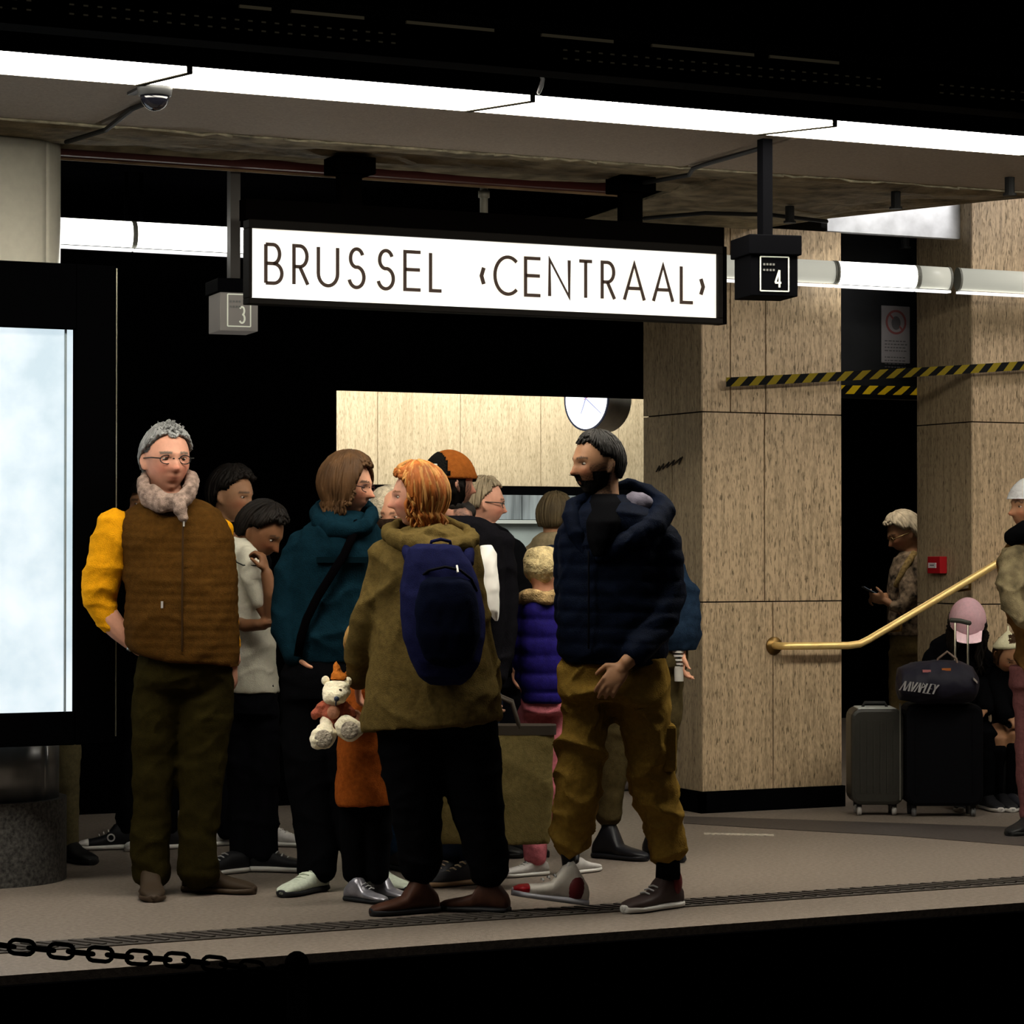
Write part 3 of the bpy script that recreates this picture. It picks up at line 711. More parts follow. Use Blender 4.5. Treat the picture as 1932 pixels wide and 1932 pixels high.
# ================================================================== hung signs
# stroke letters: unit box, x 0..w, y 0..1
def arc(cx, cy, rx, ry, a0, a1, n=14): return [(cx+rx*math.cos(math.radians(a0+(a1-a0)*i/n)), cy+ry*math.sin(math.radians(a0+(a1-a0)*i/n))) for i in range(n+1)]
GL = {
 'B': [[(0, 0), (0, 1)], [(0, 1), (.28, 1)]+arc(.28, .755, .25, .245, 90, -90)+[(0, .51)], [(.28, .51)]+arc(.30, .255, .32, .255, 90, -90)+[(0, 0)]],
 'R': [[(0, 0), (0, 1), (.26, 1)]+arc(.26, .73, .32, .27, 90, -90)+[(0, .46)], [(.26, .46), (.62, 0)]],
 'U': [[(0, 1), (0, .32)]+arc(.33, .32, .33, .32, 180, 360)+[(.66, 1)]],
 'S': [arc(.28, .76, .24, .24, 20, 180)+arc(.28, .74, .24, .22, 180, 262, 8)+arc(.27, .26, .29, .27, 80, -90)+arc(.27, .26, .29, .27, -90, -165, 8)],
 'E': [[(.52, 1), (0, 1), (0, 0), (.52, 0)], [(0, .53), (.5, .53)]],
 'L': [[(0, 1), (0, 0), (.46, 0)]],
 'C': [arc(.42, .5, .42, .5, 48, 312, 26)],
 'N': [[(0, 0), (0, 1), (.62, 0), (.62, 1)]],
 'T': [[(0, 1), (.5, 1)], [(.25, 1), (.25, 0)]],
 'A': [[(0, 0), (.36, 1), (.72, 0)], [(.13, .32), (.59, .32)]],
 '<': [[(.16, 1), (0, .5), (.16, 0)]], '>': [[(0, 1), (.16, .5), (0, 0)]],
 '4': [[(.42, 0), (.42, 1)], [(.42, 1), (.0, .27)], [(-.02, .27), (.6, .27)]],
 '3': [arc(.25, .75, .24, .25, 150, -80), arc(.25, .27, .28, .27, 80, -150)],
}
def stroke(mb, pts, w, frame, depth=.004):
    """flat ribbon along 2-D points; frame maps (u, v) to a world point, third value is the outward offset"""
    P = []
    for a, b in pts:
        if not P or (Vector((a, b))-P[-1]).length > 1e-5: P.append(Vector((a, b)))
    n = len(P); Lf = []; Rt = []
    for i in range(n):
        a = P[max(i-1, 0)]; b = P[min(i+1, n-1)]
        if 0 < i < n-1:
            d1 = (P[i]-P[i-1]).normalized(); d2 = (P[i+1]-P[i]).normalized(); t = (d1+d2)
            if t.length < .2: t = d2
            t.normalize(); nn = Vector((-t.y, t.x)); sc = 1/max(.45, nn.dot(Vector((-d2.y, d2.x))))
        else: t = (b-a).normalized(); nn = Vector((-t.y, t.x)); sc = 1
        Lf.append(P[i]+nn*w*.5*sc); Rt.append(P[i]-nn*w*.5*sc)
    for i in range(n-1):
        q = [Lf[i], Lf[i+1], Rt[i+1], Rt[i]]
        V = [frame(v.x, v.y, 0) for v in q]+[frame(v.x, v.y, depth) for v in q]
        mb.add(V, [(0,1,2,3), (7,6,5,4), (0,4,5,1), (1,5,6,2), (2,6,7,3), (3,7,4,0)])
YS = 10.2
sx = lambda px: atY(px, 520, YS).x
u0, u1 = sx(473), sx(1351.5); zst = (atY(475, 432, YS).z+atY(1351, 478, YS).z)/2; zsb = (atY(475, 563, YS).z+atY(1351, 600, YS).z)/2
ox0, ox1 = sx(467), sx(1360); ozt = zst+.035; ozb = zsb-.025
rt = root('station_sign', ((u0+u1)/2, YS+.1, ZC), 'long backlit white station name sign reading BRUSSEL CENTRAAL in a dark frame', 'sign')
frm = M('sign_frame', (.005, .0038, .003), .7, spec=.08)
panel = bpy.data.materials.new('sign_glow'); panel.use_nodes = True; nt = panel.node_tree; b = nt.nodes['Principled BSDF']
b.inputs['Base Color'].default_value = (.5, .5, .48, 1); b.inputs['Emission Strength'].default_value = 1.15
tc = nt.nodes.new('ShaderNodeTexCoord'); n = nt.nodes.new('ShaderNodeTexNoise'); n.inputs['Scale'].default_value = 2.2; nt.links.new(tc.outputs['Object'], n.inputs['Vector'])
mr = nt.nodes.new('ShaderNodeMapRange'); mr.inputs[1].default_value = .35; mr.inputs[2].default_value = .6; mx = nt.nodes.new('ShaderNodeMix'); mx.data_type = 'RGBA'
nt.links.new(n.outputs[0], mr.inputs[0]); nt.links.new(mr.outputs[0], mx.inputs[0]); mx.inputs[6].default_value = (.80, .72, .60, 1); mx.inputs[7].default_value = (1, .98, .93, 1); nt.links.new(mx.outputs[2], b.inputs['Emission Color'])
mb = MB()
mb.box((ox0, YS-.02, zst), (ox1, YS+.055, ozt)); mb.box((ox0, YS-.02, ozb), (ox1, YS+.055, zsb))
mb.box((ox0, YS-.02, zsb), (u0, YS+.055, zst)); mb.box((u1, YS-.02, zsb), (ox1, YS+.055, zst)); mb.build('frame', frm, rt, bevel=.003)
mb = MB(); mb.box((u0, YS+.002, zsb), (u1, YS+.05, zst)); mb.build('lit_panel', panel, rt)
mb = MB(); mb.box((ox0-.012, YS-.01, ozt), (ox1+.012, YS+.065, ozt+.085)); mb.box((ox1, YS-.01, ozb), (ox1+.025, YS+.065, ozt)); mb.build('cover', M('sign_cover', (.0016, .0013, .0012), .95, spec=0), rt)
for px, pz in ((660, 300), (1190, 338)):
    x = sx(px)*1.0; a = atY(px, pz, YS+.03)
    mb = MB(); mb.box((a.x-.055, YS+.0, ozt+.08), (a.x+.045, YS+.055, ZC+.0)); mb.box((a.x-.09, YS-.04, ZC-.06), (a.x+.09, YS+.10, ZC+.01)); mb.build('hanger', M('hanger_black', (.0012, .001, .0009), .95, spec=0), rt, bevel=.004)
ink = M('sign_ink', (.035, .02, .015), .6, emit=(.05, .03, .02), es=.3)
hz = zst-zsb
lets = [('B', 200, 262), ('R', 290, 345), ('U', 368, 440), ('S', 467, 524), ('S', 560, 618), ('E', 645, 705), ('L', 727, 772), ('<', 889, 908), ('C', 933, 1012), ('E', 1031, 1088), ('N', 1108, 1180), ('T', 1203, 1253), ('R', 1276, 1325), ('A', 1347, 1420), ('A', 1440, 1511), ('L', 1529, 1575), ('>', 1591, 1609)]
for ch, c0, c1 in lets:
    x0 = sx(380+c0*.59); x1_ = sx(380+c1*.59); zb0 = zsb+hz*.225; cap = hz*.555; sw = .0145
    if ch in '<>': zb0 += cap*.24; cap *= .44; sw = .017
    xs_ = [p[0] for s_ in GL[ch] for p in s_]; wd = max(xs_)-min(xs_); mnx = min(xs_)
    mb = MB(); kx = (x1_-x0-sw)/wd
    for s_ in GL[ch]:
        stroke(mb, [((p[0]-mnx)*kx+x0+sw/2, zb0+p[1]*cap) for p in s_], sw, lambda a, b_, d: Vector((a, YS-.001-d, b_)), .003)
    mb.build('letter', ink, rt)
# number boxes on poles
def numbox(px, pole_px, pole_y, ytop, y0, y1, W, Yp, yaw, ch, label, face_m, lit):
    pp = atY(pole_px, pole_y, Yp); c = atY(px, (y0+y1)/2, Yp); ztop = atY(px, ytop, Yp).z; z0 = atY(px, y1, Yp).z; zm = atY(px, y0, Yp).z
    rt = root('platform_number_sign', (c.x, Yp, ZC), label, 'sign')
    u = (Matrix.Rotation(math.radians(yaw), 3, 'Z') @ Vector((1, 0, 0))); v = u.cross(UP)
    if v.dot(FWD) > 0: v = -v
    hb = M('number_box_black', (.0016, .0016, .0022), .85, spec=.02)
    mb = MB(); mb.box((pp.x-.022, Yp-.022, ztop-.01), (pp.x+.022, Yp+.022, ZC+.07)); mb.build('pole', M('pole_grey', (.05, .045, .04), .5, .2) if lit else hb, rt)
    mb = MB(); mb.obox((c.x, Yp, (ztop+zm)/2), u*(W/2+.012), v*.115, UP*(ztop-zm)/2); mb.build('hood', hb, rt, bevel=.004)
    mb = MB(); mb.obox((c.x, Yp, (zm+z0)/2), u*W/2, v*.10, UP*(zm-z0)/2); mb.build('case', face_m if lit else hb, rt, bevel=.003)
    fc = Vector((c.x, Yp, 0))+v*.1015
    hz_ = zm-z0; fw = W*.30; f0, f1 = z0+hz_*.12, z0+hz_*.95
    fr = lambda a, b_, d: Vector((fc.x, fc.y, b_))+u*a+v*d
    pm = M('number_ink_'+ch, (.62, .62, .5), .6, emit=(.7, .72, .6), es=.35)
    mb = MB()
    for s_ in ([(-fw, f0), (fw, f0)], [(-fw, f1), (fw, f1)], [(-fw, f0), (-fw, f1)], [(fw, f0), (fw, f1)]): stroke(mb, s_, .005, fr, .002)
    mb.build('outline', pm, rt)
    mb = MB(); nh = hz_*.42; nw = nh*.60
    for s_ in GL[ch]: stroke(mb, [(fw*.05+p[0]*nw, f0+hz_*.09+p[1]*nh) for p in s_], .0075, fr, .002)
    mb.build('number', pm, rt)
    mb = MB()
    for k in range(2):
        zz = f1-.03-k*.022
        for q in range(4): stroke(mb, [(-fw*.8+q*.013, zz), (-fw*.8+q*.013+.008, zz)], .008, fr, .002)
    mb.build('small_print', M('faint_print', (.16, .16, .15), .6), rt)
numbox(1445, 1443, 258, 449, 486, 563, .195, 8.98, -12, '4', 'black hanging platform number box with a 4, right of the station sign', None, False)
numbox(440, 441, 330, 530, 556, 628, .165, 10.62, -6, '3', 'grey hanging platform number box with a 3, behind left end of station sign', M('number_face_grey', (.17, .155, .135), .6, emit=(.5, .45, .4), es=.12), True)
# grey pipe stub above the sign
rt = root('pipe_stub', atY(913, 355, YS+.5), 'short grey vertical pipe above the middle of the station sign', 'pipe')
mb = MB(); p = atY(913, 352, YS+.5); q = atY(913, 420, YS+.5); mb.cyl((p.x, p.y, ZC+.1), (p.x, p.y, q.z), .018, 16); mb.cyl((p.x, p.y, ZC-.02), (p.x, p.y, ZC-.05), .026, 16); mb.build('pipe', M('pipe_grey', (.14, .13, .10), .5, .3), rt, True)
# ---- ceiling cameras
def dome(px, py, label):
    p = atz(px, py-14, ZC-.01); rt = root('dome_camera', p, label, 'security camera', 'dome cameras')
    R = .052
    mb = MB(); mb.cyl(p+UP*.02, p-UP*.025, R*1.25, 28, R*1.1); mb.build('mount', M('camera_mount', (.05, .05, .05), .4, .4), rt, True)
    mb = MB(); prof = [[p+Vector((math.cos(a)*R*math.cos(t), math.sin(a)*R*math.cos(t), -.025-R*math.sin(t))) for a in [2*PI*k/24 for k in range(24)]] for t in [0, .3, .6, .9, 1.2, 1.5]]
    mb.rings(prof); mb.build('dome', M('camera_dome', (.004, .004, .006), .05, spec=.8), rt, True)
    mb = MB(); mb.box(p+Vector((-.05, -.02, .0)), p+Vector((-.02, .16, .02))); mb.build('arm', M('camera_mount', (.05, .05, .05), .4, .4), rt)
dome(292, 182, 'dark dome camera under the light row joint, above the left end of the sign')
rt = root('pull_handle', atY(1020, 160, Yo-.03), 'small white handle hanging at the light row joint above the sign', 'handle')
mb = MB(); mb.tube([atY(1017, 132, Yo-.03), atY(1024, 150, Yo-.03), atY(1021, 163, Yo-.03), atY(1016, 176, Yo-.03)], [.005, .008, .009, .007], 10); mb.build('loop', M('handle_white', (.8, .8, .8), .4), rt, True)
mb = MB(); mb.box(atY(1008, 136, Yo-.02), atY(1022, 130, Yo-.04)); mb.build('mount', M('pale_strip', (.16, .14, .09), .6), rt)
# ---- station clock behind the opening
Dk = 15.6; c = at(1107, 752, Dk); rk = 62*Dk/FPX
nrm = (-FWD*.66-RGT*.75).normalized()
rt = root('station_clock', (c.x, c.y, c.z), 'round glowing station clock with a deep pale drum, under the dark lintel', 'clock')
sd = UP.cross(nrm).normalized()
def circ(o, r, n=48): return [o+sd*r*math.cos(2*PI*k/n)+UP*r*math.sin(2*PI*k/n) for k in range(n)]
mb = MB(); mb.rings([circ(c-nrm*.185, rk*.97), circ(c-nrm*.175, rk), circ(c-nrm*.01, rk), circ(c, rk*.97)]); mb.build('drum', M('clock_drum', (.85, .82, .72), .6, var=.1, vs=20), rt, True)
mb = MB(); mb.rings([circ(c+nrm*.0, rk*.99), circ(c+nrm*.006, rk*.99), circ(c+nrm*.006, rk*.93), circ(c, rk*.93)], False); mb.build('bezel', M('clock_bezel', (.12, .15, .28), .4), rt)
mb = MB(); mb.rings([circ(c+nrm*.001, rk*.93), circ(c+nrm*.004, rk*.93)]); mb.build('dial', M('clock_dial', (.9, .9, .9), .4, emit=(.95, .98, 1), es=2.2), rt)
hk = M('clock_hand', (.25, .27, .45), .5, emit=(.45, .5, .8), es=.8)
def chand(a, L, w, nm, m):
    d = sd*math.sin(math.radians(a))*1+UP*math.cos(math.radians(a)); d = -d if False else d; o = d.cross(nrm)
    mb = MB(); mb.prism([c+nrm*.007-d*L*.2+o*w, c+nrm*.007-d*L*.2-o*w, c+nrm*.007+d*L-o*w*.6, c+nrm*.007+d*L+o*w*.6], nrm*.002); mb.build(nm, m, rt)
chand(125, rk*.85, .004, 'minute_hand', hk); chand(205, rk*.5, .005, 'hour_hand', hk)
red = M('clock_red', (.6, .04, .05), .5, emit=(.7, .1, .1), es=.6); chand(70, rk*.5, .002, 'second_hand', red)
mb = MB(); o = c+nrm*.008+sd*rk*.42+UP*rk*.12; mb.cyl(o, o+nrm*.003, .012, 16); mb.build('second_hand_disc', red, rt)
mb = MB(); mb.cyl((c.x, c.y, c.z+rk), (c.x, c.y, 3.4), .02, 14); mb.build('hanger', M('clock_drum', (.34, .32, .27), .5), rt)
for k in range(12):
    a = k*PI/6; d = sd*math.sin(a)+UP*math.cos(a); o = d.cross(nrm); mb = MB(); b0 = c+nrm*.005+d*rk*.80; b1 = c+nrm*.005+d*rk*.90
    mb.prism([b0+o*.002, b0-o*.002, b1-o*.002, b1+o*.002], nrm*.001); mb.build('hour_mark', M('clock_mark', (.6, .65, .8), .5, emit=(.7, .75, .95), es=1.4), rt)
# ---- hazard tape
def hazard(name, yel):
    m = bpy.data.materials.new(name); m.use_nodes = True; nt = m.node_tree; b = nt.nodes['Principled BSDF']; L = nt.links; b.inputs['Roughness'].default_value = .8; b.inputs['Specular IOR Level'].default_value = .05
    tc = nt.nodes.new('ShaderNodeTexCoord'); sp = nt.nodes.new('ShaderNodeSeparateXYZ'); L.new(tc.outputs['UV'], sp.inputs[0])
    ad = nt.nodes.new('ShaderNodeMath'); ad.operation = 'ADD'; L.new(sp.outputs[0], ad.inputs[0]); L.new(sp.outputs[1], ad.inputs[1])
    fr_ = nt.nodes.new('ShaderNodeMath'); fr_.operation = 'FRACT'; L.new(ad.outputs[0], fr_.inputs[0])
    g = nt.nodes.new('ShaderNodeMath'); g.operation = 'GREATER_THAN'; g.inputs[1].default_value = .5; L.new(fr_.outputs[0], g.inputs[0])
    mx = nt.nodes.new('ShaderNodeMix'); mx.data_type = 'RGBA'; mx.inputs[6].default_value = (.006, .006, .006, 1); mx.inputs[7].default_value = (*yel, 1); L.new(g.outputs[0], mx.inputs[0]); L.new(mx.outputs[2], b.inputs['Base Color'])
    return m
def tape(P, Q, h, mat, label, sag=.0, nm='hazard_tape', per=.105, slant=.55):
    rt = root(nm, tuple(P), label, 'tape', 'hazard tapes'); n = 40; V = []; F = []; uv = []
    Ln = (Q-P).length
    for i in range(n+1):
        t = i/n; c = P.lerp(Q, t)-UP*sag*4*t*(1-t); tw = .01*math.sin(t*9)
        for s_ in (-1, 1):
            V.append(c+UP*h/2*s_+Vector((0, tw*s_, 0))); uv.append((t*Ln/per, s_*-.5*slant))
    for i in range(n): F.append((2*i, 2*i+2, 2*i+3, 2*i+1))
    mb = MB(); mb.add(V, F); me = mb.mesh('strip', rt.location); ul = me.uv_layers.new()
    for lp in me.loops: ul.data[lp.index].uv = uv[lp.vertex_index]
    o = link('strip', me, mat, rt); sdm = o.modifiers.new('s', 'SOLIDIFY'); sdm.thickness = .0008
    return rt
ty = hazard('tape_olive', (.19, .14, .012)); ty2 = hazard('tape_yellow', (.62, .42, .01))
YT1 = Y1-.06
tape(atY(1370, 721, YT1), atY(1990, 686, YT1), .047, ty, 'black and yellow hazard tape stretched across both stone piers', .004)
tape(atY(1587, 735, yb-.1), atY(1768, 738, yb-.1), .047, ty2, 'short brighter black and yellow hazard tape across the dark doorway, the lower one', 0)
# ---- safety notice on the transom
pa, pb_ = atY(1663, 576, YT-.01), atY(1717, 686, YT-.01)
rt = root('safety_notice', tuple((pa+pb_)/2), 'pale notice board with red circle and small print above the doorway', 'notice')
mb = MB(); mb.box((pa.x, YT-.012, pb_.z), (pb_.x, YT, pa.z)); mb.build('board', M('notice_board', (.22, .205, .215), .5), rt, bevel=.005)
mb = MB(); cxn = (pa.x+pb_.x)/2; cz = pa.z-.09; R_ = .062
fr = lambda a, b_, d: Vector((a, YT-.012-d, b_))
stroke(mb, [(cxn+R_*math.cos(t), cz+R_*math.sin(t)) for t in [2*PI*k/28 for k in range(29)]], .012, fr, .002); stroke(mb, [(cxn-.044, cz+.044), (cxn+.044, cz-.044)], .01, fr, .002); mb.build('red_ring', M('notice_red', (.20, .06, .06), .6), rt)
mb = MB(); mb.ell((cxn, YT-.013, cz-.005), Vector((.03, 0, 0)), Vector((0, .002, 0)), Vector((0, 0, .038))); mb.build('pictogram', M('notice_ink', (.08, .075, .08), .6), rt)
mb = MB()
for k in range(9):
    z = cz-.105-k*.018
    if k in (4,): continue
    x = pa.x+.02
    while x < pb_.x-.03: w_ = random.uniform(.008, .022); stroke(mb, [(x, z), (x+w_, z)], .006, fr, .001); x += w_+.007
mb.build('small_print', M('notice_ink', (.08, .075, .08), .6), rt)
# ---- fire call point on the side of the right pier
fa = atX(1780, 1066, X2-.03)
rt = root('fire_alarm', tuple(fa), 'small red fire call point box on the side of the right stone pier', 'fire alarm')
mb = MB(); a = atX(1790, 1083, X2).y; b_ = atX(1762, 1083, X2).y; hh_ = .046
mb.box((X2-.05, min(a, b_)+.01, fa.z-hh_), (X2-.003, max(a, b_)-.01, fa.z+hh_)); mb.build('case', M('alarm_red', (.42, .012, .018), .35), rt, bevel=.004)
mb = MB(); m_ = (a+b_)/2+.01; mb.box((X2-.054, m_-.035, fa.z-.016), (X2-.05, m_+.035, fa.z+.012)); mb.build('push_plate', M('alarm_white', (.65, .6, .6), .4), rt)
mb = MB(); mb.box((X2-.0545, m_-.02, fa.z-.004), (X2-.0535, m_+.02, fa.z+.001)); mb.build('mark', M('notice_ink', (.08, .075, .08), .6), rt)
# ---- graffiti scribble on the centre pier's side
rt = root('graffiti_scribble', atX(1262, 876, X1), 'small dark scribble on the shaded side of the centre stone pier', 'graffiti')
mb = MB()
gy = lambda px, py: atX(px, py, X1-.0045)
pts = [(1238, 890), (1244, 879), (1243, 888), (1252, 875), (1250, 885), (1262, 872), (1258, 882), (1272, 868), (1268, 878), (1284, 864), (1281, 876), (1287, 862)]
for a, b_ in zip(pts, pts[1:]): mb.tube([gy(*a), gy(*b_)], .0035, 5)
mb.build('pen_mark', M('pen_black', (.02, .015, .012), .6), rt)
# ---- brass handrail
YHR = Y1-.10
rt = root('handrail', tuple(atY(1480, 1219, YHR)), 'brass handrail fixed to the centre pier and rising to the right along the stairs', 'handrail')
brass = M('brass', (1.0, .70, .27), .38, .55, var=.12, vs=12)
pts = [atY(1490, 1219, YHR), atY(1600, 1218, YHR), atY(1622, 1215, YHR), atY(1640, 1206, YHR), atY(1876, 1066, YHR), atY(2010, 986, YHR)]
mb = MB(); mb.tube(pts, .019, 20); mb.build('rail', brass, rt, True)
mb = MB(); p = pts[0]; mb.tube([p, p+Vector((-.02, .015, 0)), Vector((p.x-.035, YHR+.05, p.z)), Vector((p.x-.035, Y1, p.z))], .019, 16); mb.build('elbow', brass, rt, True)
mb = MB(); mb.cyl(Vector((p.x-.035, Y1, p.z)), Vector((p.x-.035, Y1-.012, p.z)), .045, 28); mb.build('rose', M('brass_dark', (.30, .18, .06), .4, 1), rt, True)
for q in (.25, .8):
    b_ = pts[3].lerp(pts[4], q); mb = MB(); mb.tube([b_, b_-UP*.05, Vector((b_.x, b_.y+.1, b_.z-.06))], .008, 10); mb.build('bracket', M('brass_dark', (.30, .18, .06), .4, 1), rt, True)
# ---- luggage at the doorway
def wheel(mb, c, r=.024, w=.02): mb.cyl(c-RGT*w/2, c+RGT*w/2, r, 16)
def case(name, label, D, x0, x1, ytop, ybot, dep, mat, ribs, wheelm, cat='suitcase'):
    a = at(x0, ybot, D); b_ = at(x1, ytop, D); c = (at(x0, 1500, D)+at(x1, 1500, D))/2; W = (x1-x0)/FPX*D; zb = .055; ztp = b_.z
    rt = root(name, (c.x, c.y, 0), label, cat)
    c = Vector((c.x, c.y, 0)); mb = MB(); hw = W/2; 
    pts = []
    r = .05
    for cx_, cz_, a0 in ((hw-r, ztp-r, 0), (-hw+r, ztp-r, 90), (-hw+r, zb+r, 180), (hw-r, zb+r, 270)):
        for k in range(5): t = math.radians(a0+k*22.5); pts.append((cx_+r*math.cos(t), cz_+r*math.sin(t)))
    mb.prism([c+RGT*p_[0]+UP*p_[1]-FWD*dep/2 for p_ in pts], FWD*dep); mb.build('shell', mat, rt, bevel=.018)
    for k in range(ribs):
        x = -hw+.05+(W-.1)*k/(ribs-1); mb = MB(); mb.box((-.006, -.004, zb+.06), (.006, .004, ztp-.06)); 
        mb.v = [c+RGT*(x+v.x)+UP*v.z-FWD*(dep/2+.002)+FWD*v.y for v in mb.v]; mb.build('rib', mat, rt)
    for sx_ in (-1, 1):
        for sy in (-1, 1):
            o = c+RGT*sx_*(hw-.045)+FWD*sy*(dep/2-.05)
            mb = MB(); mb.obox(o+UP*.048, RGT*.012, FWD*.014, UP*.012); f = mb.build('caster', M('caster_black', (.015, .015, .015), .5), rt)
            mb = MB(); wheel(mb, o+UP*.024+RGT*0); mb.build('wheel', wheelm, f, True)
    return rt, c, W, ztp
sm = M('case_grey', (.030, .028, .023), .42, var=.1, vs=30, bump=.1, bs=200)
rt, c, W, zt2 = case('suitcase', 'dark grey hard shell suitcase with pale wheels, left of the black one', 13.30, 1601, 1700, 1334, 1508, .22, sm, 6, M('wheel_pale', (.4, .38, .36), .4))
mb = MB(); mb.obox(c+UP*(zt2-.012)-FWD*0, RGT*(W/2-.035), FWD*.10, UP*.014); mb.build('top_plate', M('case_top', (.40, .42, .40), .35), rt, bevel=.008)
mb = MB(); o = c+UP*zt2; mb.tube([o-RGT*.06, o-RGT*.05+UP*.022, o+RGT*.05+UP*.022, o+RGT*.06], .008, 10); mb.build('carry_handle', M('caster_black', (.015, .015, .015), .5), rt, True)
mb = MB(); mb.obox(c+RGT*(W/2-.022)+UP*.32-FWD*.121, RGT*.004, FWD*.002, UP*.24); mb.build('edge_bead', M('case_bead', (.10, .095, .08), .4), rt)
rt, c, W, zt2 = case('suitcase', 'large black trolley suitcase with raised handle carrying the travel bag', 13.25, 1703, 1848, 1326, 1508, .24, M('case_black', (.002, .002, .003), .7, spec=.06), 2, M('wheel_dull', (.12, .12, .12), .5))
hm = M('handle_steel', (.50, .47, .38), .3, .9)
for px in (1802, 1826):
    o = at(px, 1278, 13.33); t_ = at(px, 1172, 13.33); mb = MB(); mb.tube([Vector((o.x, o.y, zt2-.03)), Vector((t_.x, t_.y, t_.z))], .0055, 10); mb.build('telescopic_rod', hm, rt, True)
a = at(1794, 1170, 13.33); b_ = at(1830, 1176, 13.33); mb = MB(); mb.tube([a, a.lerp(b_, .5)+UP*.004, b_], .012, 12); mb.build('grip', M('grip_black', (.05, .05, .04), .4, .2), rt, True)
# travel bag lying on the suitcase
rt = root('travel_bag', tuple(at(1768, 1330, 13.10)), 'navy black soft travel bag with white lettering lying on the black suitcase', 'bag')
cb = at(1768, 1292, 13.13); mb = MB()
mb.rings([[cb+RGT*x+FWD*math.cos(a_)*.15*h+UP*(math.sin(a_)*.125*h*(1 if math.sin(a_) > 0 else .75)-.01*abs(x)*3) for a_ in [2*PI*k/24 for k in range(24)]] for x, h in ((-.205, .35), (-.19, .75), (-.12, .95), (0, 1), (.11, .97), (.175, .8), (.20, .35))])
me = remesh(mb, 'bag_body', rt.location, .009, folds(.006, (14, 14, 14), 4), 3); link('bag_body', me, M('bag_navy', (.008, .007, .015), .6, var=.2, vs=30), rt)
mb = MB(); o = at(1787, 1262, 13.09)
mb.tube([o-RGT*.055, o-RGT*.045+UP*.05, o+UP*.085, o+RGT*.045+UP*.05, o+RGT*.055], .006, 8); mb.build('carry_handle', M('strap_brown', (.16, .11, .085), .6), rt, True)
mb = MB(); mb.obox(at(1785, 1263, 13.03), RGT*.022, FWD*.01, UP*.006); mb.build('orange_tag', M('tag_orange', (.35, .10, .02), .6), rt)
mb = MB(); mb.obox(at(1748, 1266, 13.02), RGT*.02, FWD*.012, UP*.006); mb.build('pink_patch', M('tag_pink', (.35, .12, .12), .6), rt)
mb = MB(); mb.obox(at(1840, 1284, 13.01), (RGT+UP*-1).normalized()*.014, FWD*.01, UP*.006); mb.build('grey_patch', M('tag_grey', (.30, .26, .24), .6), rt)
wl = M('bag_lettering', (.30, .29, .29), .7)
o = at(1697, 1302, 12.985); U_ = (at(1765, 1310, 12.975)-o); V_ = UP*.048+U_.normalized()*.02
gl = [[(0, 0), (.06, 1), (.12, 0)], [(.14, 0), (.2, 1), (.25, 0)], [(.27, 1), (.33, 0), (.39, 1)], [(.41, 0), (.47, 1), (.53, 0)], [(.55, 0), (.55, 1), (.64, .7), (.56, .5)], [(.66, 1), (.66, 0), (.74, 0)], [(.86, 1), (.77, 1), (.77, 0), (.86, 0)], [(.77, .5), (.85, .5)], [(.88, 1), (.93, .5), (.98, 1)], [(.93, .5), (.93, 0)]]
for s_ in gl:
    mb = MB(); stroke(mb, s_, .045, lambda a_, b2, d: o+U_*a_+V_*b2-FWD*(d*1.0+.0-.004*a_), .006); mb.build('letter', wl, rt)
# ---- khaki carrier bag carried low behind the woman in the parka
def carrier(name, label, D, x0, x1, ytop, ybot, dep, mat, skew=.0, rimm=None, folds_=True):
    a = at(x0, ytop, D); b_ = at(x1, ytop, D); zb = at(x0, ybot, D).z; c = (a+b_)/2; W = (x1-x0)/FPX*D; zt_ = a.z
    rt = root(name, (c.x, c.y, zb), label, 'bag'); mb = MB(); R = []
    for t in (0, .02, .25, .5, .75, 1):
        z = zb+(zt_-zb)*t; k = .93+.07*t; ring = []
        for q in range(32):
            an = 2*PI*q/32; ca, sa = math.cos(an), math.sin(an)
            ring.append(Vector((c.x, c.y, z))+RGT*math.copysign(abs(ca)**.3, ca)*W/2*k+FWD*math.copysign(abs(sa)**.3, sa)*dep/2*(1-.25*t))
        R.append(ring)
    mb.rings(R); me = remesh(mb, 'bag_body', rt.location, .010, folds(.006, (7, 7, 9), 8, .0005), 2); link('bag_body', me, mat, rt)
    if rimm:
        mb = MB(); rg = [[p_+UP*.004+Vector((0, 0, dz)) for p_ in R[-1]] for dz in (-.03, .006)]; rg = [[Vector((c.x, c.y, p_.z))+(p_-Vector((c.x, c.y, p_.z)))*1.03 for p_ in r_] for r_ in rg]; mb.rings(rg); mb.build('rim', rimm, rt)
    return rt, c, W, zt_, zb
kh = cloth('khaki_bag', (.125, .095, .035), .3, .2)
rt, c, W, zt_, zb = carrier('carrier_bag', 'large khaki carrier bag hanging behind the woman in the olive parka', 10.4, 818, 1046, 1372, 1590, .2, kh, rimm=M('bag_rim_dark', (.025, .018, .012), .7))
for dd in (-.07, .07):
    mb = MB(); o = Vector((c.x, c.y, zt_))+FWD*dd; mb.tube([o-RGT*.10, o-RGT*.07+UP*.10, o+UP*.13, o+RGT*.07+UP*.10, o+RGT*.10], .008, 8); mb.build('handle', M('bag_rim_dark', (.025, .018, .012), .7), rt, True)
rt, c, W, zt_, zb = carrier('shopping_bag', 'tall shopping bag in orange, blue and green standing behind the older man', 12.3, 412, 458, 1392, 1572, .14, M('bag_orange', (.16, .05, .012), .7))
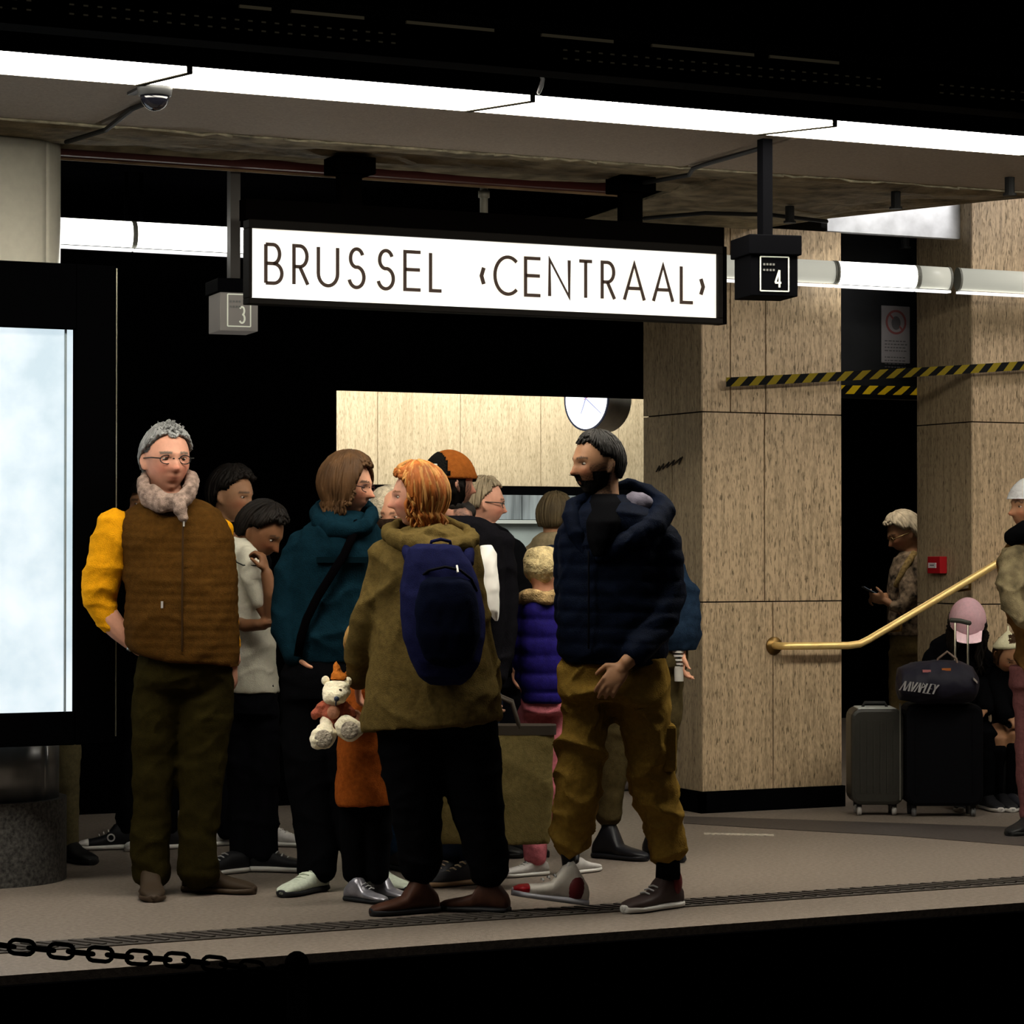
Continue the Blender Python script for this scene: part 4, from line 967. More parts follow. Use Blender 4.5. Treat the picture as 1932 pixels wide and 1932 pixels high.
for nm, pts, m in (('blue_print', [(424, 1392), (458, 1397), (452, 1420), (438, 1442), (424, 1425)], M('bag_blue', (.05, .33, .62), .6)), ('green_print', [(414, 1508), (430, 1530), (456, 1540), (455, 1567), (420, 1556), (414, 1540)], M('bag_green', (.02, .22, .02), .6)), ('dark_print', [(430, 1450), (456, 1450), (456, 1505), (440, 1500)], M('bag_dark', (.015, .012, .01), .6))):
    mb = MB(); mb.prism([at(x, y, 12.3-.085) for x, y in pts], FWD*.01); mb.build(nm, m, rt)
# ---- chain between two short posts in the track bed, in front of the platform edge
cm = M('chain_black', (.0006, .0006, .0007), 1, spec=0); YC = 7.35
ends = (atY(-130, 1764, YC), atY(560, 1830, YC))
rt = root('chain', tuple(ends[0]), 'black link chain in front of the platform edge, lower left', 'chain')
pl = [atY(-130, 1764, YC), atY(0, 1783, YC), atY(110, 1794, YC), atY(240, 1805, YC), atY(345, 1812, YC), atY(460, 1824, YC), atY(560, 1838, YC)]
seg = [(pl[i+1]-pl[i]).length for i in range(len(pl)-1)]; tot = sum(seg)
def along(t):
    for i, s_ in enumerate(seg):
        if t <= s_: return pl[i].lerp(pl[i+1], t/s_)
        t -= s_
    return pl[-1]
nl = int(tot/.058)
for k in range(nl):
    t = (k+.5)*tot/nl; p_ = along(t); d = (along(min(tot, t+.02))-along(max(0, t-.02))).normalized(); sd_ = UP if k % 2 == 0 else Vector((0, 1, 0)); sd_ = (sd_-d*sd_.dot(d)).normalized()
    a_ = .038; b2 = .019; r = .0062; P = [p_+d*(a_-b2+0)*1+d*b2*math.cos(x)+sd_*b2*math.sin(x) for x in [math.radians(-90+q*30) for q in range(7)]]+[p_-d*(a_-b2)-d*b2*math.cos(x)-sd_*b2*math.sin(x) for x in [math.radians(-90+q*30) for q in range(7)]]
    R = []
    for i, q in enumerate(P):
        tt = (P[(i+1) % 14]-P[i-1]).normalized(); n1 = d.cross(sd_); n2 = tt.cross(n1).normalized(); R.append([q+(n1*math.cos(x)+n2*math.sin(x))*r for x in [2*PI*j/8 for j in range(8)]])
    R.append(R[0]); mb = MB(); mb.rings(R, False); mb.build('link', cm, rt, True)
for i, e in enumerate(ends):
    r2 = root('chain_post', (e.x, e.y, -1.02), 'short dark post in the track bed holding the chain, '+('beyond the left frame edge' if i == 0 else 'in the dark below the platform'), 'post')
    mb = MB(); mb.cyl((e.x, e.y, -1.02), (e.x, e.y, e.z+.01), .03, 20); mb.build('pole', cm, r2, True)
    mb = MB(); mb.ball((e.x, e.y, e.z+.02), .036); mb.build('knob', cm, r2, True)
# ---- plush bear held by the child
DB = 9.78; sB = FPX/DB; pB = lambda x, y, dd=0: at(x, y, DB)+FWD*dd; mB = lambda q: q/sB
rt = root('teddy_bear', tuple(pB(636, 1415)), 'cream plush bear in a rust jumper with an orange hat, held by the child', 'soft toy')
fur = M('plush_cream', (.95, .85, .62), .95, var=.12, vs=50, bump=.5, bs=120, sheen=.3); pad = M('plush_paw_pad', (.42, .36, .28), .95, var=.5, vs=90, bump=.8, bs=120)
rust = M('plush_rust', (.36, .09, .05), .9, var=.3, vs=40, bump=.6, bs=100); V3 = Vector
def blob(mb, x, y, rx, ry, dd=0, rz=None): mb.ell(pB(x, y, dd), RGT*mB(rx), FWD*mB(rz or rx), UP*mB(ry), 20, 14)
def fuzz(p, no): return .004*snoise(p, (60, 60, 60), 2)+.0025*snoise(p, (160, 160, 160), 5)
mb = MB(); blob(mb, 634, 1302, 27, 23); blob(mb, 632, 1312, 24, 19, -.03); blob(mb, 638, 1316, 13, 11, -.06)
me = remesh(mb, 'head', rt.location, .004, fuzz, 1); hd = link('head', me, fur, rt)
for x, y in ((614, 1284), (656, 1286)):
    mb = MB(); blob(mb, x, y, 8, 9, .005, 5); mb.build('ear', fur, hd, True)
for x, y in ((629, 1305), (644, 1301)):
    mb = MB(); blob(mb, x, y, 3.4, 3.4, -.062, 3); mb.build('eye', M('bead_eye', (.03, .02, .01), .15), hd, True)
mb = MB(); blob(mb, 638, 1316, 5, 5, -.088, 4); mb.build('nose', M('nose_blue', (.03, .04, .07), .3), hd, True)
mb = MB(); mb.tube([pB(637, 1321, -.086), pB(636, 1328, -.078)], .003, 8); mb.build('mouth', M('nose_blue', (.03, .04, .07), .3), hd, True)
mb = MB(); blob(mb, 630, 1346, 24, 24, 0, 20); blob(mb, 628, 1360, 22, 16, 0, 20); mb.tube([pB(614, 1330), pB(598, 1345), pB(592, 1352)], [mB(11), mB(10), mB(8)], 12); mb.tube([pB(648, 1332), pB(664, 1345), pB(668, 1352)], [mB(11), mB(10), mB(8)], 12)
me = remesh(mb, 'jumper', rt.location, .005, fuzz, 1); link('jumper', me, rust, rt)
mb = MB(); blob(mb, 631, 1342, 12, 13, -.055, 6); mb.build('bib', M('plush_peach', (.50, .22, .13), .9, bump=.5, bs=90), rt, True)
for x, y, kx in ((612, 1388, 620), (661, 1372, 650)):
    mb = MB(); blob(mb, x, y, 25, 25, -.05, 15); mb.tube([pB(kx, 1355, 0), pB((kx+x)/2, 1368, -.03), pB(x, y-6, -.04)], [mB(13), mB(13), mB(14)], 14)
    me = remesh(mb, 'leg', rt.location, .005, fuzz, 1); lg = link('leg', me, fur, rt)
    mb = MB(); blob(mb, x+1, y+3, 17, 17, -.078, 4); mb.build('paw_pad', pad, lg, True)
mb = MB(); mb.rings([[pB(638+dx, y, .01)+RGT*mB(r)*math.cos(a_)+FWD*mB(r)*math.sin(a_) for a_ in [2*PI*k/16 for k in range(16)]] for dx, y, r in ((0, 1284, 17), (0, 1280, 19), (-1, 1268, 12), (-3, 1256, 6), (-4, 1247, 1.5))])
me = remesh(mb, 'hat', rt.location, .004, fuzz, 1); link('hat', me, M('plush_orange', (.52, .15, .015), .9, bump=.6, bs=90), rt)
# ================================================================== people
# ---- older man in the quilted vest
P = Person(10.2, 320, 'grey-haired man in brown quilted vest over a mustard sweater, hand in pocket')
P.sethead(314, 868, 128, 28, 2, 0, 'pink', neck=(322, 945, .02))
vest = [(938, 288, 372, .07, .03), (950, 262, 398, .10, .03), (966, 232, 418, .12, .02), (985, 224, 430, .135, .01), (1010, 224, 438, .145), (1060, 232, 445, .16), (1120, 236, 450, .175), (1180, 236, 453, .185, 0), (1225, 240, 454, .18, 0, 6), (1246, 258, 453, .175, 0, 14)]
P.torso(vest)
L = [(222, 985, 37), (207, 1040, 41), (192, 1095, 37), (186, 1135, 33), (203, 1168, 27)]
fa = [(203, 1165, 24), (225, 1190, 20), (248, 1213, 15)]
R = [(402, 992, 30, .14), (405, 1060, 31, .19), (410, 1140, 29, .19), (422, 1200, 24, .12)]
P.limb(L, .6); P.limb(R, .6); P.limb(fa, 1)
P.limb([(422, 1200, 20, .12), (438, 1250, 15, .04)], 1)
hand(P.body, P.p(246, 1211), cdir(1, .55, -.1), cdir(-.3, .6, .8), cdir(.2, -1, -.3), 1.0, .5)
hand(P.body, P.p(438, 1248, .02), cdir(.05, 1, -.1), cdir(-1, 0, .2), cdir(-.2, 0, -1), .98, .5)
legs = [[(306, 1280, 54), (300, 1350, 51), (292, 1420, 44), (287, 1500, 39), (284, 1570, 37), (284, 1630, 38), (284, 1656, 38)], [(390, 1280, 54), (389, 1350, 51), (384, 1420, 45), (378, 1500, 42), (374, 1570, 38), (374, 1630, 40), (374, 1650, 41)]]
for l in legs: P.limb(l+[(l[-1][0], 1668, 26)], .55)
P.finish(.0052, brow=(.12, .10, .08))
P.garment('sweater', cloth('mustard_knit', (.70, .30, .006), .4, .1), None, [L+[(214, 1180, 25)]], .008, folds(.0095, (14, 14, 28), 3), 2)
P.garment('sweater_sleeve', cloth('mustard_knit', (.78, .36, .012)), None, [R+[(430, 1225, 21, .08)]], .010, folds(.006, (14, 14, 30), 5), 2)
P.garment('vest', cloth('vest_brown', (.060, .026, .005), .35, .22), vest, (), .0085, quilt(.034, .0032, 2, .009), 2)
mb = MB(); P.ringset(mb, [(1005, 214, 246, .075), (1010, 214, 246, .075)])
P.garment('trousers', cloth('olive_cords', (.0175, .0132, .003), .3, .2), [(1195, 268, 432, .13), (1235, 262, 438, .145), (1275, 256, 440, .145), (1300, 262, 430, .13)], legs, .010, folds(.009, (13, 13, 24), 6), 3)
mb = MB(); c0 = [(272, 914, -.02), (282, 938, -.08), (312, 952, -.125), (345, 950, -.13), (364, 928, -.09), (362, 905, -.0), (340, 900, .06), (300, 900, .07), (274, 906, .03), (272, 914, -.02)]
mb.tube([P.p(*q) for q in c0], [P.m(14)]*len(c0), 14, (UP, 1.35)); mb.tube([P.p(346, 950, -.14), P.p(350, 965, -.155), P.p(357, 982, -.155)], [P.m(13), P.m(15), P.m(8)], 12)
mb.tube([P.p(290, 925, -.07), P.p(322, 940, -.12), P.p(352, 940, -.13)], [P.m(11)]*3, 10)
me = remesh(mb, 'scarf', P.org, .006, folds(.006, (26, 26, 40), 9), 1); link('scarf', me, cloth('scarf_taupe', (.26, .185, .15), .5, .5, vs=45), P.r)
mb = MB()
for x, y in ((357, 985), (357, 1100), (354, 1200)): pass
mb.tube([P.p(355, y, -.155-.03*min(1, (y-970)/150)) for y in range(975, 1250, 25)], .0035, 8); mb.build('zip', M('zip_brown', (.05, .025, .01), .4, .5), P.r, True)
mb = MB(); mb.obox(P.p(357, 986, -.165), RGT*.003, FWD*.003, UP*.016); mb.build('zip_pull', M('zip_silver', (.8, .75, .7), .3, .6), P.r)
mb = MB(); mb.obox(P.p(318, 1139, -.188), RGT*.004, FWD*.004, UP*.013); mb.build('zip_pull', M('zip_silver', (.8, .75, .7), .3, .6), P.r)
mb = MB(); w0 = P.p(250, 1215); d = cdir(1, .55, -.1); u = d.orthogonal().normalized(); v = d.cross(u); r = .031
mb.rings([[w0+d*dz+(u*math.cos(a)+v*math.sin(a))*r for a in [2*PI*k/24 for k in range(24)]] for dz in (-.008, .008)]); mb.build('watch', M('watch_steel', (.6, .6, .58), .25, .8), P.r, True)
gh = hairm('hair_grey', (.24, .24, .235)); dohair(P, gh, SHORT, .005, 420, 0, .0042, 2, .010)
h = P.head; rnd = random.Random(4); mb = MB()
for q in range(130):                      # short tufts standing up from the crown and the front
    a = math.radians(rnd.uniform(30, 150) if q % 3 else rnd.uniform(0, 360)); e = math.radians(rnd.uniform(52, 88)); n = (math.cos(e)*math.cos(a), math.cos(e)*math.sin(a), math.sin(e))
    x, y, z = Head.shape(*n); b = h.w(x*1.04, y*1.04, z*1.03); d = (h.x*(n[0]+rnd.uniform(-.5, .5))+h.y*(n[1]+.4)+h.z*(n[2]+.2)).normalized(); L_ = rnd.uniform(.012, .024)*h.k
    mb.tube([b, b+d*L_*.6, b+d*L_+h.y*.006], [.0042, .0032, .0010], 5, round_ends=False)
mb.build('hair_tufts', gh, P.r, True)
P.glasses(M('glasses_black', (.01, .01, .01), .3))
P.shoe(284, -.02, 12, .29, M('brown_suede', (.030, .018, .009), .7), M('sole_brown', (.05, .032, .02), .6), hi=.03)
P.shoe(376, .08, 72, .30, M('brown_suede', (.030, .018, .009), .7), M('sole_brown', (.05, .032, .02), .6), hi=.03)
# ---- person in dark jacket behind him, face mask under the chin
P = Person(11.87, 440, 'dark-haired person in black with a mask under the chin, behind the older man')
P.sethead(438, 936, 100, 62, 8, 0, 'tan', neck=(425, 1000, .05))
t = [(985, 405, 460, .08, .05), (1000, 380, 485, .12, .03), (1040, 372, 492, .14), (1200, 378, 490, .15), (1330, 382, 492, .15)]
P.torso(t); Ls = [(390, 1010, 26, .05), (382, 1100, 27, .05), (385, 1190, 24, 0), (395, 1260, 18, -.05)]; Rs = [(478, 1010, 26, .08), (484, 1100, 26, .1), (482, 1190, 24, .06), (480, 1255, 18, 0)]
for l in (Ls, Rs):
    P.limb(l); hand(P.body, P.p(l[-1][0], l[-1][1], l[-1][3]), cdir(.1, 1, 0), cdir(1, 0, .2), cdir(0, 0, -1), .95)
lg = [[(415, 1330, 42), (418, 1440, 34), (425, 1540, 26), (428, 1575, 20)], [(465, 1330, 42), (478, 1440, 34), (500, 1530, 26), (505, 1570, 20)]]
for l in lg: P.limb(l)
P.finish(.009)
blk = cloth('black_cloth', (.0022, .0022, .0028), .2, .2); blk2 = cloth('black_denim', (.004, .004, .0055), .2, .25)
P.garment('jacket', blk, t, [Ls, Rs], .013, folds(.008, seed=12)); P.garment('trousers', blk2, [(1310, 385, 490, .13), (1345, 385, 492, .13)], lg, .013, folds(.008, seed=13))
dh = hairm('hair_black', (.008, .0055, .004))
dohair(P, dh, SHORT, .018, 260, 0, .008, 5, .006)
mb = MB(); mb.obox(P.p(466, 972, -.03), RGT*.02-UP*.008, FWD*.006, UP*.009); mb.build('face_mask', M('mask_white', (.75, .75, .75), .7), P.r, bevel=.003)
wh = M('sneaker_white', (.50, .48, .46), .6, var=.12, vs=40)
P.shoe(505, 0, 80, .28, wh, M('sole_white', (.6, .58, .55), .5), lace=wh); P.shoe(430, .05, -55, .28, wh, M('sole_white', (.6, .58, .55), .5))
# ---- boy in white T-shirt, hand at his mouth
P = Person(10.94, 475, 'dark-skinned boy in a white T-shirt holding one hand at his mouth, beside the teal hoodie')
P.sethead(492, 1004, 104, 66, 30, 0, 'brown', neck=(462, 1026, .0))
t = [(1012, 432, 470, .07, .0), (1030, 412, 488, .10), (1060, 410, 496, .115), (1120, 413, 506, .125), (1180, 416, 514, .13), (1250, 420, 522, .13), (1306, 428, 527, .13)]
P.torso(t)
A = [(470, 1040, 22, -.10), (486, 1095, 22, -.14), (500, 1140, 19, -.16)]
P.limb(A, .6); P.limb([(500, 1140, 15, -.16), (517, 1166, 15, -.17)], .9); P.limb([(517, 1168, 13, -.17), (519, 1120, 14, -.2), (511, 1078, 11, -.2)], 1)
hand(P.body, P.p(511, 1080, -.2), cdir(-.25, -1, 0), cdir(-1, .1, .3), cdir(-.6, -.3, -1), .85, 1.0)
P.limb([(440, 1040, 14, .05), (436, 1110, 14, .0), (440, 1170, 14, -.06), (470, 1178, 13, -.16), (508, 1176, 11, -.2)], .95)
hand(P.body, P.p(500, 1177, -.2), cdir(1, -.1, 0), cdir(0, -1, .2), cdir(0, -.3, 1), .8, .8)
lg = [[(450, 1330, 34), (452, 1430, 31), (455, 1520, 27), (457, 1595, 25), (457, 1615, 26)], [(492, 1330, 36), (497, 1430, 32), (500, 1520, 27), (500, 1598, 25), (500, 1615, 26)]]
for l in lg: P.limb(l+[(l[-1][0], 1625, 16)])
P.finish(.0065)
P.garment('t_shirt', cloth('white_cotton', (.50, .47, .38), .2, .06), t, [A, [(440, 1040, 24, .05), (436, 1105, 22, .02)]], .009, folds(.009, (12, 12, 16), 21), 2)
P.garment('trousers', blk2, [(1290, 432, 522, .12), (1330, 430, 524, .12), (1350, 430, 526, .12)], lg, .010, folds(.008, seed=22))
dohair(P, dh, SHORT, .016, 220, 0, .008, 9, .006)
mb = MB(); mb.tube([P.p(445, 1045, -.08), P.p(452, 1060, -.135), P.p(466, 1066, -.16), P.p(500, 1067, -.17)], .003, 6); mb.build('neck_cord', M('black_cord', (.01, .01, .01), .6), P.r)
bs = M('sneaker_black', (.010, .010, .012), .55); so = M('sole_white', (.6, .58, .55), .5)
P.shoe(492, 0, 82, .30, bs, so, lace=M('lace_grey', (.4, .4, .4), .6)); P.shoe(444, -.06, -48, .27, bs, so, lace=M('lace_grey', (.4, .4, .4), .6))
# ---- person in black with canvas high-tops, almost hidden at the left
P = Person(11.75, 250, 'person in black trousers and canvas high-top trainers, mostly hidden behind the man in the vest')
P.sethead(286, 950, 96, -70, 5, 0, 'tan'); t = [(1000, 262, 312, .08), (1030, 250, 330, .11), (1180, 250, 330, .12), (1280, 252, 328, .12)]
P.torso(t); A1 = [(256, 1045, 20, -.02), (254, 1130, 20), (258, 1210, 15)]; A2 = [(322, 1045, 20, .05), (326, 1130, 20), (320, 1210, 15)]
for l in (A1, A2): P.limb(l); hand(P.body, P.p(l[-1][0], l[-1][1]), cdir(0, 1, 0), cdir(1, 0, 0), cdir(0, 0, -1), .9)
lg = [[(268, 1290, 32), (255, 1400, 27), (240, 1500, 22), (237, 1568, 19)], [(308, 1290, 32), (312, 1400, 27), (315, 1500, 22), (318, 1570, 19)]]
for l in lg: P.limb(l)
P.finish(.010); P.garment('sweatshirt', blk, t, [A1, A2], .013, folds(.008, seed=31)); P.garment('trousers', blk, [(1265, 255, 326, .11), (1300, 252, 330, .11)], lg, .012, folds(.006, seed=32))
P.cap_shell('hair', dh, lambda n: n[2] > .4 if n[1] > .5 else n[2] > -.5, .014, .005)
s_ = P.shoe(232, 0, -78, .27, bs, so, hi=.035, toecap=so, lace=so); P.shoe(318, 0, -60, .27, bs, so, hi=.035, toecap=so)
mb = MB(); c = P.p(213, 1578, -.052); mb.rings([[c+(RGT*math.cos(a)+UP*math.sin(a))*r_-FWD*z for a in [2*PI*k/20 for k in range(20)]] for r_, z in ((.018, 0), (.018, .004), (.012, .004), (.012, 0))], False); mb.build('ankle_patch', so, s_)
# ---- person behind the round column
P = Person(11.3, 112, 'person in khaki trousers standing behind the round column')
P.sethead(90, 935, 104, 60, 0, 0, 'light'); t = [(985, 62, 120, .08), (1010, 40, 136, .12), (1150, 42, 134, .13), (1270, 45, 134, .13)]
P.torso(t); A1 = [(50, 1030, 24), (44, 1130, 24), (50, 1220, 18)]; A2 = [(112, 1030, 24, .05), (112, 1130, 24, .05), (108, 1220, 18, 0)]
for l in (A1, A2): P.limb(l); hand(P.body, P.p(l[-1][0], l[-1][1]), cdir(0, 1, 0), cdir(1, 0, 0), cdir(0, 0, -1), .9)
lg = [[(60, 1290, 38), (62, 1400, 33), (64, 1500, 28), (66, 1590, 24)], [(112, 1290, 38), (118, 1400, 34), (124, 1500, 28), (126, 1592, 24)]]
for l in lg: P.limb(l)
P.finish(.010); P.garment('jacket', blk, t, [A1, A2], .013, folds(.008, seed=41)); P.garment('trousers', cloth('khaki_dull', (.085, .070, .035), .3), [(1260, 45, 145, .12), (1300, 42, 148, .12)], lg, .012, folds(.006, seed=42))
P.cap_shell('hair', dh, lambda n: n[2] > .4 if n[1] > .5 else n[2] > -.5, .012, .005)
P.shoe(130, 0, 40, .27); P.shoe(66, 0, 20, .27)
# ---- teen in the teal hoodie
P = Person(10.32, 625, 'brown-haired teenager in a teal hoodie with black shoulder strap, face turned right')
P.sethead(656, 918, 111, 72, 6, 0, 'light', neck=(642, 985, .02))
t = [(962, 612, 678, .08, .02), (978, 590, 702, .105, .01), (995, 566, 716, .12), (1030, 548, 722, .135), (1100, 545, 722, .14), (1180, 540, 716, .15), (1232, 536, 708, .145), (1250, 540, 704, .14)]
P.torso(t); A1 = [(572, 1015, 31), (556, 1070, 35), (548, 1130, 36), (545, 1190, 31, -.04), (562, 1238, 23, -.08)]; A2 = [(700, 1015, 30, .05), (712, 1090, 33, .06), (712, 1170, 30, .04), (698, 1230, 23, 0)]
for l in (A1, A2): P.limb(l, .55); hand(P.body, P.p(l[-1][0], l[-1][1]-8, l[-1][3]), cdir(.5, .8, .1), cdir(1, 0, 0), cdir(0, 0, -1), .9)
lg = [[(583, 1290, 52), (580, 1400, 50), (588, 1510, 42), (597, 1610, 38), (598, 1645, 39)], [(655, 1290, 54), (660, 1400, 50), (668, 1510, 42), (682, 1615, 36), (684, 1645, 37)]]
for l in lg: P.limb(l+[(l[-1][0], 1655, 22)], .5)
P.finish(.0055)
teal = cloth('teal_fleece', (.0030, .0145, .0225), .4, .2)
P.garment('hoodie', teal, t, [A1, A2], .009, folds(.015, (9, 9, 14), 51), 3)
mb = MB(); c0 = [(700, 975, -.06), (695, 992, -.11), (665, 1003, -.13), (632, 1000, -.12), (604, 985, -.07), (597, 968, .02), (612, 950, .10), (645, 945, .13), (680, 955, .10), (700, 968, .02), (700, 975, -.06)]
mb.tube([P.p(*q) for q in c0], [P.m(15)]*len(c0), 14, (UP, 1.2)); me = remesh(mb, 'hood', P.org, .007, folds(.006, (20, 20, 30), 52), 2); link('hood', me, teal, P.r)
P.garment('trousers', blk, [(1225, 545, 700, .13), (1270, 532, 704, .14), (1320, 530, 706, .14)], lg, .011, folds(.009, (7, 7, 14), 53), 3)
mb = MB(); sp_ = [(678, 985, -.11), (670, 1010, -.145), (655, 1045, -.16), (630, 1085, -.165), (605, 1125, -.168), (585, 1165, -.165), (574, 1200, -.16), (568, 1235, -.15)]
mb.tube([P.p(*q) for q in sp_], P.m(8), 8, (FWD, .3), round_ends=False); mb.build('shoulder_strap', M('strap_black', (.0016, .0013, .0016), 1, spec=0), P.r, True)
mb = MB(); mb.box((0, 0, 0), (1, 1, 1)); o = P.p(612, 1056, -.148); mb.v = [o+RGT*(v.x*.20-.02)+UP*(v.z*.022-.011)+FWD*(v.y*.012) for v in mb.v]; mb.build('chest_print', M('print_dark', (.001, .006, .009), .9, spec=.03), P.r)
bh = hairm('hair_brown', (.075, .036, .014))
dohair(P, bh, LONG, .020, 420, lambda d: 0 if d < 58 else .02 if d < 75 else .055, .008, 6, .003)
P.glasses(M('glasses_dark_red', (.06, .02, .02), .3))
pw = M('runner_pale_green', (.50, .55, .45), .6, var=.15, vs=60)
P.shoe(594, -.03, -32, .28, pw, bs, lace=pw); P.shoe(704, .06, 42, .28, pw, bs)
# ---- person in pale furry hood between the teen and the redhead
P = Person(11.0, 748, 'person with cream furry hood in the gap between teal hoodie and redhead')
P.sethead(745, 972, 96, -20, 10, 0, 'light'); t = [(1015, 715, 778, .08), (1035, 692, 800, .12), (1150, 690, 802, .13), (1300, 694, 800, .14)]
P.torso(t); A1 = [(703, 1055, 25), (700, 1140, 25), (706, 1225, 18)]; A2 = [(790, 1055, 25), (794, 1140, 25), (788, 1225, 18)]
for l in (A1, A2): P.limb(l); hand(P.body, P.p(l[-1][0], l[-1][1]), cdir(0, 1, 0), cdir(1, 0, 0), cdir(0, 0, -1), .85)
lg = [[(722, 1310, 36), (725, 1420, 31), (735, 1530, 27), (746, 1605, 22)], [(772, 1310, 36), (775, 1420, 31), (778, 1530, 27), (780, 1605, 22)]]
for l in lg: P.limb(l)
P.finish(.010); db = cloth('dark_brown_fur', (.020, .011, .007), .8, .4); P.garment('coat', db, t, [A1, A2], .013, folds(.008, seed=61)); P.garment('jeans', cloth('blue_denim', (.012, .035, .075), .3), [(1290, 698, 796, .12), (1320, 696, 798, .12)], lg, .012, folds(.006, seed=62))
mb = MB(); c = P.p(737, 962, .03); mb.ell(c, RGT*.095, FWD*.095, UP*.115); mb.tube([P.p(705, 1000, .02), P.p(740, 1008, .10), P.p(785, 1000, .02)], [P.m(18)]*3, 12); me = remesh(mb, 'hood', P.org, .008, lambda p, no: .008*snoise(p, (40, 40, 40), 3), 1); link('hood', me, M('fur_cream', (.55, .46, .33), .95, var=.3, vs=50, bump=1, bs=90), P.r)
mb = MB(); mb.tube([P.p(700, 985, -.09), P.p(725, 992, -.13), P.p(760, 990, -.12)], [P.m(12)]*3, 12); mb.build('fur_collar', db, P.r, True)
P.shoe(748, 0, 40, .26); P.shoe(780, 0, 20, .26)
# ---- child with the bear
P = Person(10.03, 690, 'small child in a rust coat and silver boots holding the bear')
P.sethead(688, 1216, 84, -20, 12, 0, 'light', neck=(690, 1262, 0))
t = [(1258, 668, 715, .06), (1270, 648, 732, .08), (1300, 640, 742, .095), (1380, 637, 745, .11), (1450, 635, 748, .125), (1500, 633, 752, .135), (1518, 635, 750, .135)]
P.torso(t); A1 = [(652, 1290, 18), (642, 1320, 17, -.08), (648, 1345, 13, -.14)]; A2 = [(732, 1290, 18), (728, 1335, 17, -.06), (690, 1352, 13, -.14)]
for l in (A1, A2): P.limb(l, .6)
hand(P.body, P.p(652, 1346, -.15), cdir(-.3, .2, -.6), cdir(-.3, .3, .8), cdir(0, -1, 0), .6); hand(P.body, P.p(692, 1352, -.13), cdir(-1, .1, -.2), cdir(0, 0, -1), cdir(0, -1, 0), .6)
lg = [[(668, 1500, 30), (667, 1560, 27), (668, 1620, 23), (668, 1655, 21)], [(712, 1500, 30), (714, 1560, 27), (714, 1620, 23), (714, 1655, 21)]]
for l in lg: P.limb(l, .6)
P.finish(.006)
P.garment('coat', cloth('rust_coat', (.26, .062, .010), .35, .2), t, [A1, A2], .009, folds(.007, (12, 12, 16), 71), 2)
P.garment('leggings', blk, [(1490, 640, 738, .10), (1510, 640, 740, .10)], lg, .008, folds(.004, seed=72))
gd = hairm('hair_golden', (.38, .22, .07))
dohair(P, gd, BOB, .014, 200, lambda d: 0 if d < 58 else .09, .008, 19, .005)
sil = M('boot_silver', (.30, .29, .33), .3, .55, var=.3, vs=25)
P.shoe(672, -.02, 52, .20, sil, bs, hi=.05, lace=M('lace_grey', (.4, .4, .4), .6)); P.shoe(716, .05, 55, .20, sil, bs, hi=.05)
# ---- redhead in the olive parka, seen from behind
P = Person(9.70, 810, 'auburn-haired woman in an olive parka seen from behind, face turned left')
P.sethead(788, 939, 114, -84, 2, 0, 'pink', neck=(812, 1005, 0))
t = [(992, 772, 858, .08), (1008, 735, 886, .115), (1030, 718, 898, .135), (1080, 712, 902, .145), (1150, 708, 910, .15), (1220, 700, 925, .16), (1290, 690, 940, .175), (1345, 683, 946, .185), (1368, 684, 946, .185, 0, -10)]
P.torso(t); A1 = [(732, 1035, 32), (712, 1100, 34, .02), (694, 1170, 31, .0), (678, 1240, 27, .10), (670, 1290, 23, .16)]; A2 = [(878, 1035, 28), (888, 1105, 28), (902, 1180, 26), (920, 1250, 23, .03), (926, 1300, 20, .06)]
for l in (A1, A2): P.limb(l, .55); hand(P.body, P.p(l[-1][0], l[-1][1], l[-1][3]), cdir(0, .8, .6), cdir(1, 0, 0), cdir(0, 0, 1), .88)
lg = [[(770, 1380, 62), (778, 1470, 56), (788, 1560, 46), (796, 1640, 40)], [(880, 1380, 62), (892, 1470, 57), (908, 1560, 46), (926, 1650, 38)]]
for l in lg: P.limb(l+[(l[-1][0], 1680, 24)], .5)
P.finish(.0055, brow=(.15, .06, .02))
ol = cloth('olive_parka', (.10, .068, .021), .4, .2)
P.garment('parka', ol, t, [A1, A2], .009, folds(.018, (8, 8, 13), 81), 2)
mb = MB(); c0 = [(732, 1003, -.02), (752, 1018, -.10), (795, 1032, -.15), (840, 1038, -.17), (878, 1032, -.13), (892, 1015, -.05), (880, 997, .03), (850, 988, .09), (800, 984, .11), (755, 990, .07), (732, 1003, -.02)]
mb.tube([P.p(*q) for q in c0], [P.m(q) for q in (15, 18, 23, 25, 24, 18, 14, 14, 14, 14, 15)], 14); mb.ell(P.p(815, 1012, -.06), RGT*.13, FWD*.08, UP*.04)
me = remesh(mb, 'hood', P.org, .007, folds(.012, (14, 14, 26), 83), 2); link('hood', me, ol, P.r)
P.garment('trousers', blk, [(1340, 705, 940, .16), (1380, 706, 942, .17)], lg, .011, folds(.008, seed=84), 3)
ah = hairm('hair_auburn', (.30, .085, .014)); ah2 = hairm('hair_copper', (.42, .19, .05))
dohair(P, ah, [(0, 50), (30, 46), (48, 36), (66, 12), (78, -22), (180, -32)], .018, 340, lambda d: 0 if d < 68 else .06 if d < 85 else .085, .0085, 11, .006, ah2)
tan_b = M('boot_brown', (.060, .022, .012), .6, var=.2, vs=30)
P.shoe(795, .0, -62, .27, tan_b, bs, hi=.05); P.shoe(928, 0, -110, .27, tan_b, bs, hi=.05)
